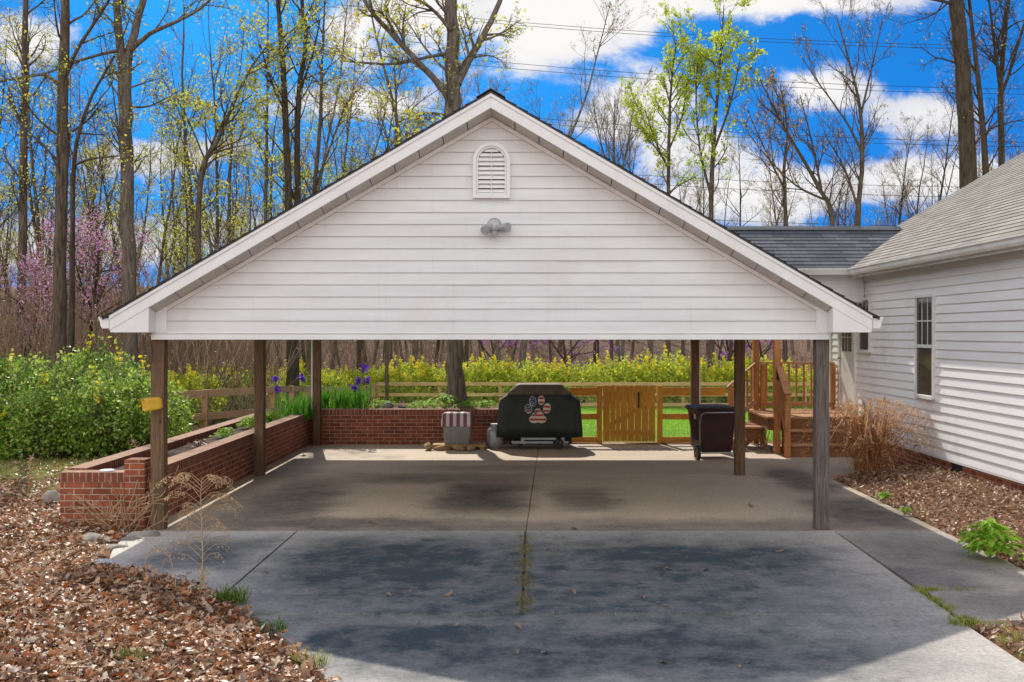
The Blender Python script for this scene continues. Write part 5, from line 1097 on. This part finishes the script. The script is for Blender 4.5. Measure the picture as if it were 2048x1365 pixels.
# ------------------------------------------------------------------ dry weeds
def gz_(px, py):
    Y = H*F/(py-CY); x = X_(px, Y); return Vector((x, Y, hgt(x, Y)))
gw = gz_(402, 1185); gw.z = .02; Yg = gw.y
wd = thing('dry_weed', 'tall dry goldenrod stalk with drooping side sprays at driveway edge', 'weed', gw); T = Tubes(); L = []
top = P(404, 955, Yg); stem = [gw+Vector((0, 0, -.03)), gw.lerp(top, .3)+Vector((.012, 0, 0)), gw.lerp(top, .6), gw.lerp(top, .85)+Vector((-.01, 0, 0)), top]; T.add(stem, [.006, .0055, .0045, .003, .002], 6)
def on(path, t):
    f = t*(len(path)-1); i = min(len(path)-2, int(f)); return path[i].lerp(path[i+1], f-i)
for i in range(30):
    t = .18+.8*(i/30); p = on(stem, t); side = 1 if i % 2 else -1; ln = (.33 if t < .75 else .33*(1.25-t)*2.2)*R.uniform(.45, 1.0); a = R.uniform(-.6, .6)+(0 if side > 0 else math.pi)
    d = Vector((math.cos(a), math.sin(a), 0)); q = [p, p+d*ln*.4+Vector((0, 0, ln*.35)), p+d*ln*.75+Vector((0, 0, ln*.42)), p+d*ln+Vector((0, 0, ln*.22))]; T.add(q, [.003, .0025, .002, .0015], 4)
    for k in range(26 if t > .4 else 9):
        u = .35+.65*R.random(); c_ = on(q, u); hang = c_+Vector((R.gauss(0, .012), R.gauss(0, .012), -R.uniform(.01, .045))); L.append(c_.lerp(hang, R.random())); L.append(hang)
        if k % 3 == 0: T.add([c_, hang], [.0012, .001], 3)
T.build('stalk', DRYW, wd); leaves('seed_heads', [tuple(q) for q in L], .017, DRYL, wd)
def stalk(pts, Y, label, nl, name='dry_weed', spread=.02, ls=.02):
    q = [P(a, b_, Y) for a, b_ in pts]; base = q[0].copy(); t = thing(name, label, 'weed', base); T = Tubes(); n = len(q); T.add(q, [.005*(1-.6*i/n) for i in range(n)], 5)
    T.build('stalk', DRYW, t)
    if nl: leaves('seed_heads', [tuple(on(q, .35+.65*R.random())+Vector((R.gauss(0, spread), R.gauss(0, spread), R.gauss(0, spread)))) for _ in range(nl)], ls, DRYL, t)
stalk([(354, 1200), (350, 1150), (340, 1115), (322, 1099), (303, 1098), (291, 1112), (292, 1150)], 8.7, 'arched dry stalk bending left in front of the tall goldenrod', 60, spread=.012)
stalk([(396, 1205), (402, 1180), (407, 1155), (409, 1140)], 8.55, 'short fluffy dry spike just right of the arched stalk', 110, spread=.022)
stalk([(57, 1005), (58, 960), (60, 930), (64, 912)], 13.2, 'lone rusty dry spike on the grass at far left', 100, spread=.02)
stalk([(272, 905), (270, 890), (262, 880)], 14.8, 'dry tan sprig above the planter wall by the left post', 70, spread=.03)
stalk([(180, 1290), (140, 1230), (128, 1190)], 7.6, 'thin bare dry stem in the leaf litter at left', 8)
# bare twiggy shrub in front of the planter end
sb = gz_(235, 1062); sh = thing('bare_shrub', 'bare twiggy dead shrub in front of the brick planter end', 'shrub', sb); T = Tubes(); L = []
for i in range(22):
    a = R.uniform(0, 6.28); ln = R.uniform(.35, .75); d = Vector((math.cos(a)*R.uniform(.3, 1.1), math.sin(a)*.4, R.uniform(.5, 1))).normalized(); p = sb+Vector((R.gauss(0, .12), R.gauss(0, .06), -.02))
    grow(T, L, p, d, ln, .005, 2, 3, (0, 0, 4), 40, -.02, .12, 0)
T.build('twigs', DRYW, sh)
tag(rock('stone', gz_(285, 1072)+Vector((.05, .0, .05)), .13, .10, .09, ROCK, 'small grey stone beside the foot of left front post', 'stones by the planter end', 11), None)
rock('stone', gz_(255, 1078)+Vector((0, 0, .04)), .16, .10, .07, ROCK, 'pale grey stone before the planter end left of the post stone', 'stones by the planter end', 12)
rock('stone', gz_(225, 1095)+Vector((0, 0, .03)), .18, .12, .06, ROCK, 'flat pale stone nearest the driveway before the planter end', 'stones by the planter end', 13)
rock('stone', gz_(185, 1086)+Vector((0, 0, .03)), .2, .12, .07, ROCK, 'broad flat stone in the leaves left of the other pale stones', 'stones by the planter end', 14)
rock('stone', gz_(108, 1025)+Vector((0, 0, .05)), .17, .14, .11, ROCK, 'lumpy grey stone at the left corner of the planter end', 'stones by the planter end', 15)
rock('stone', gz_(203, 1134)+Vector((0, 0, .02)), .12, .08, .05, M('pale_rock', (.5, .5, .52), (.38, .38, .4), 8, .9), 'small bluish white stone on the driveway edge at left', 'stones by the planter end', 16)
# ------------------------------------------------------------------ power lines
WIREM = M('power_wire', (.02, .02, .022), None, 5, .6)
for k, (ya, yb) in enumerate(((18, 68), (24, 75), (100, 155), (111, 165), (205, 262), (216, 270), (310, 348), (322, 372), (395, 425))):
    Y = 70; a, b_ = P(560, ya-22, Y), P(2500, yb+22, Y); pts = [a.lerp(b_, i/24)-Vector((0, 0, 1.1*(1-(2*i/24-1)**2))) for i in range(25)]
    T = Tubes(); T.add(pts, [.016]*25, 5); o = T.build('power_line', WIREM)
    tag(o, ['topmost', 'second', 'third', 'fourth', 'fifth', 'sixth', 'seventh', 'eighth', 'lowest'][k]+' thin black power line from the top strung across the sky', 'power line', 'power lines across the sky')
# ------------------------------------------------------------------ light, sky, camera
SUN = Vector((-.26, 1.20, 1)).normalized(); el_s = math.asin(SUN.z); az = math.atan2(SUN.x, SUN.y)
sl = bpy.data.lights.new('Sun', 'SUN'); sl.energy = 5.0; sl.angle = math.radians(.5); sl.color = (1, .93, .82)
so = bpy.data.objects.new('Sun', sl); COL.objects.link(so); so.rotation_euler = SUN.to_track_quat('Z', 'Y').to_euler(); so.location = (-10, 40, 40)
W = bpy.data.worlds.new('World'); S.world = W; W.use_nodes = True; nt = W.node_tree; bg = nt.nodes['Background']; bg.inputs[1].default_value = .15
tcn = nt.nodes.new('ShaderNodeTexCoord'); dv = tcn.outputs['Generated']
vm = nt.nodes.new('ShaderNodeVectorMath'); vm.operation = 'ADD'; nt.links.new(dv, vm.inputs[0]); vm.inputs[1].default_value = (0, 0, .33)
vn = nt.nodes.new('ShaderNodeVectorMath'); vn.operation = 'NORMALIZE'; nt.links.new(vm.outputs[0], vn.inputs[0])
sky = nt.nodes.new('ShaderNodeTexSky'); sky.sky_type = 'NISHITA'; sky.sun_disc = False; sky.sun_elevation = el_s; sky.sun_rotation = az % (2*math.pi); sky.dust_density = .3; sky.ozone_density = 3
nt.links.new(vn.outputs[0], sky.inputs[0])
skyc = mix(nt, 1., sky.outputs[0], (.05, .47, .90), 'MULTIPLY')
# clouds: cumulus field in sky directions, plus unseen fill clouds added out of view
sx = nt.nodes.new('ShaderNodeSeparateXYZ'); nt.links.new(dv, sx.inputs[0])
yab = mth(nt, 'MAXIMUM', mth(nt, 'ABSOLUTE', sx.outputs[1]), .12)
u = mth(nt, 'DIVIDE', sx.outputs[0], yab); vv = mth(nt, 'DIVIDE', sx.outputs[2], yab)
cmb = nt.nodes.new('ShaderNodeCombineXYZ'); nt.links.new(u, cmb.inputs[0]); nt.links.new(mth(nt, 'MULTIPLY', vv, 1.5), cmb.inputs[1]); nt.links.new(sx.outputs[1], cmb.inputs[2])
n1 = noise(nt, cmb.outputs[0], 7.5, 12, .67, .25); n2 = noise(nt, cmb.outputs[0], 4.2, 3, .5)
acc = None
for (px, py, rx, ry, am) in ((1180, 10, 260, 70, .42), (1080, 110, 130, 60, .25), (1270, 200, 110, 45, .36), (1450, 0, 330, 30, .36), (50, 80, 85, 70, .38), (690, 80, 65, 60, .38), (640, 200, 90, 45, .26), (430, 300, 160, 35, .26), (1220, 250, 120, 35, .26), (1640, 180, 120, 45, .34), (1850, 235, 110, 45, .38), (1850, 360, 230, 55, .40), (1390, 300, 130, 45, .28), (1480, 400, 240, 40, .26), (300, 330, 150, 40, .24), (850, 40, 80, 60, .32), (770, 210, 60, 30, .3), (120, 480, 320, 70, .24), (620, 440, 260, 50, .3)):
    a = mth(nt, 'DIVIDE', mth(nt, 'SUBTRACT', u, (px-CX)/F), rx/F); b_ = mth(nt, 'DIVIDE', mth(nt, 'SUBTRACT', vv, (CY-py)/F), ry/F)
    r2 = mth(nt, 'ADD', mth(nt, 'MULTIPLY', a, a), mth(nt, 'MULTIPLY', b_, b_)); e = mth(nt, 'MULTIPLY', mth(nt, 'POWER', 2.718, mth(nt, 'MULTIPLY', r2, -.9)), am); acc = e if acc is None else mth(nt, 'ADD', acc, e)
front = mth(nt, 'MULTIPLY', mth(nt, 'GREATER_THAN', sx.outputs[1], 0), mth(nt, 'LESS_THAN', vv, .8))
acc = mth(nt, 'MULTIPLY', mth(nt, 'MINIMUM', acc, .46), front)
bm_ = nt.nodes.new('ShaderNodeMapRange'); bm_.interpolation_type = 'SMOOTHSTEP'; nt.links.new(sx.outputs[1], bm_.inputs[0]); bm_.inputs[1].default_value = -.15; bm_.inputs[2].default_value = -.55
def srange(o, a, b):
    n = nt.nodes.new('ShaderNodeMapRange'); n.interpolation_type = 'SMOOTHSTEP'; nt.links.new(o, n.inputs[0]); n.inputs[1].default_value = a; n.inputs[2].default_value = b; return n.outputs[0]
side_ = mth(nt, 'MULTIPLY', srange(sx.outputs[0], -.25, -.7), srange(sx.outputs[1], .7, .35))
base_ = mth(nt, 'ADD', mth(nt, 'MULTIPLY', mth(nt, 'MAXIMUM', bm_.outputs[0], side_), .32), -.06)  # unseen cloud banks added behind and left to fill gable and house wall
dens = mth(nt, 'ADD', mth(nt, 'ADD', n1, acc), base_)
mr = nt.nodes.new('ShaderNodeMapRange'); mr.interpolation_type = 'SMOOTHSTEP'; nt.links.new(dens, mr.inputs[0]); mr.inputs[1].default_value = .52; mr.inputs[2].default_value = .71
cc = ramp(nt, mth(nt, 'ADD', mth(nt, 'MULTIPLY', n2, .6), mth(nt, 'MULTIPLY', dens, .5)), [(.45, (3.7, 4.0, 4.9)), (.74, (6.5, 6.4, 6.3))])
back_ = nt.nodes.new('ShaderNodeMapRange'); back_.interpolation_type = 'SMOOTHSTEP'; nt.links.new(sx.outputs[1], back_.inputs[0]); back_.inputs[1].default_value = -.1; back_.inputs[2].default_value = -.6; back_ = back_.outputs[0]
bk = mth(nt, 'ADD', mth(nt, 'MULTIPLY', mth(nt, 'MAXIMUM', back_, mth(nt, 'MULTIPLY', side_, .8)), .95), 1.)  # the added banks are brightened to serve as fill light
vs_ = nt.nodes.new('ShaderNodeVectorMath'); vs_.operation = 'SCALE'; nt.links.new(cc, vs_.inputs[0]); nt.links.new(bk, vs_.inputs['Scale']); cc = vs_.outputs[0]
nt.links.new(mix(nt, mr.outputs[0], skyc, cc), bg.inputs[0])
cam = bpy.data.cameras.new('Camera'); co = bpy.data.objects.new('Camera', cam); COL.objects.link(co); co.location = (0, 0, H); co.rotation_euler = (math.pi/2, 0, 0)
cam.sensor_width = 36; cam.lens = 36*F/2048; cam.shift_x = -(CX-1024)/2048; cam.shift_y = -(682.5-CY)/2048; cam.clip_end = 2000; cam.clip_start = .05
S.camera = co; S.render.engine = 'CYCLES'; S.render.resolution_x = 1024; S.render.resolution_y = 682
S.view_settings.view_transform = 'Standard'; S.view_settings.look = 'None'; S.view_settings.exposure = 0
S.cycles.max_bounces = 6; S.cycles.transparent_max_bounces = 4
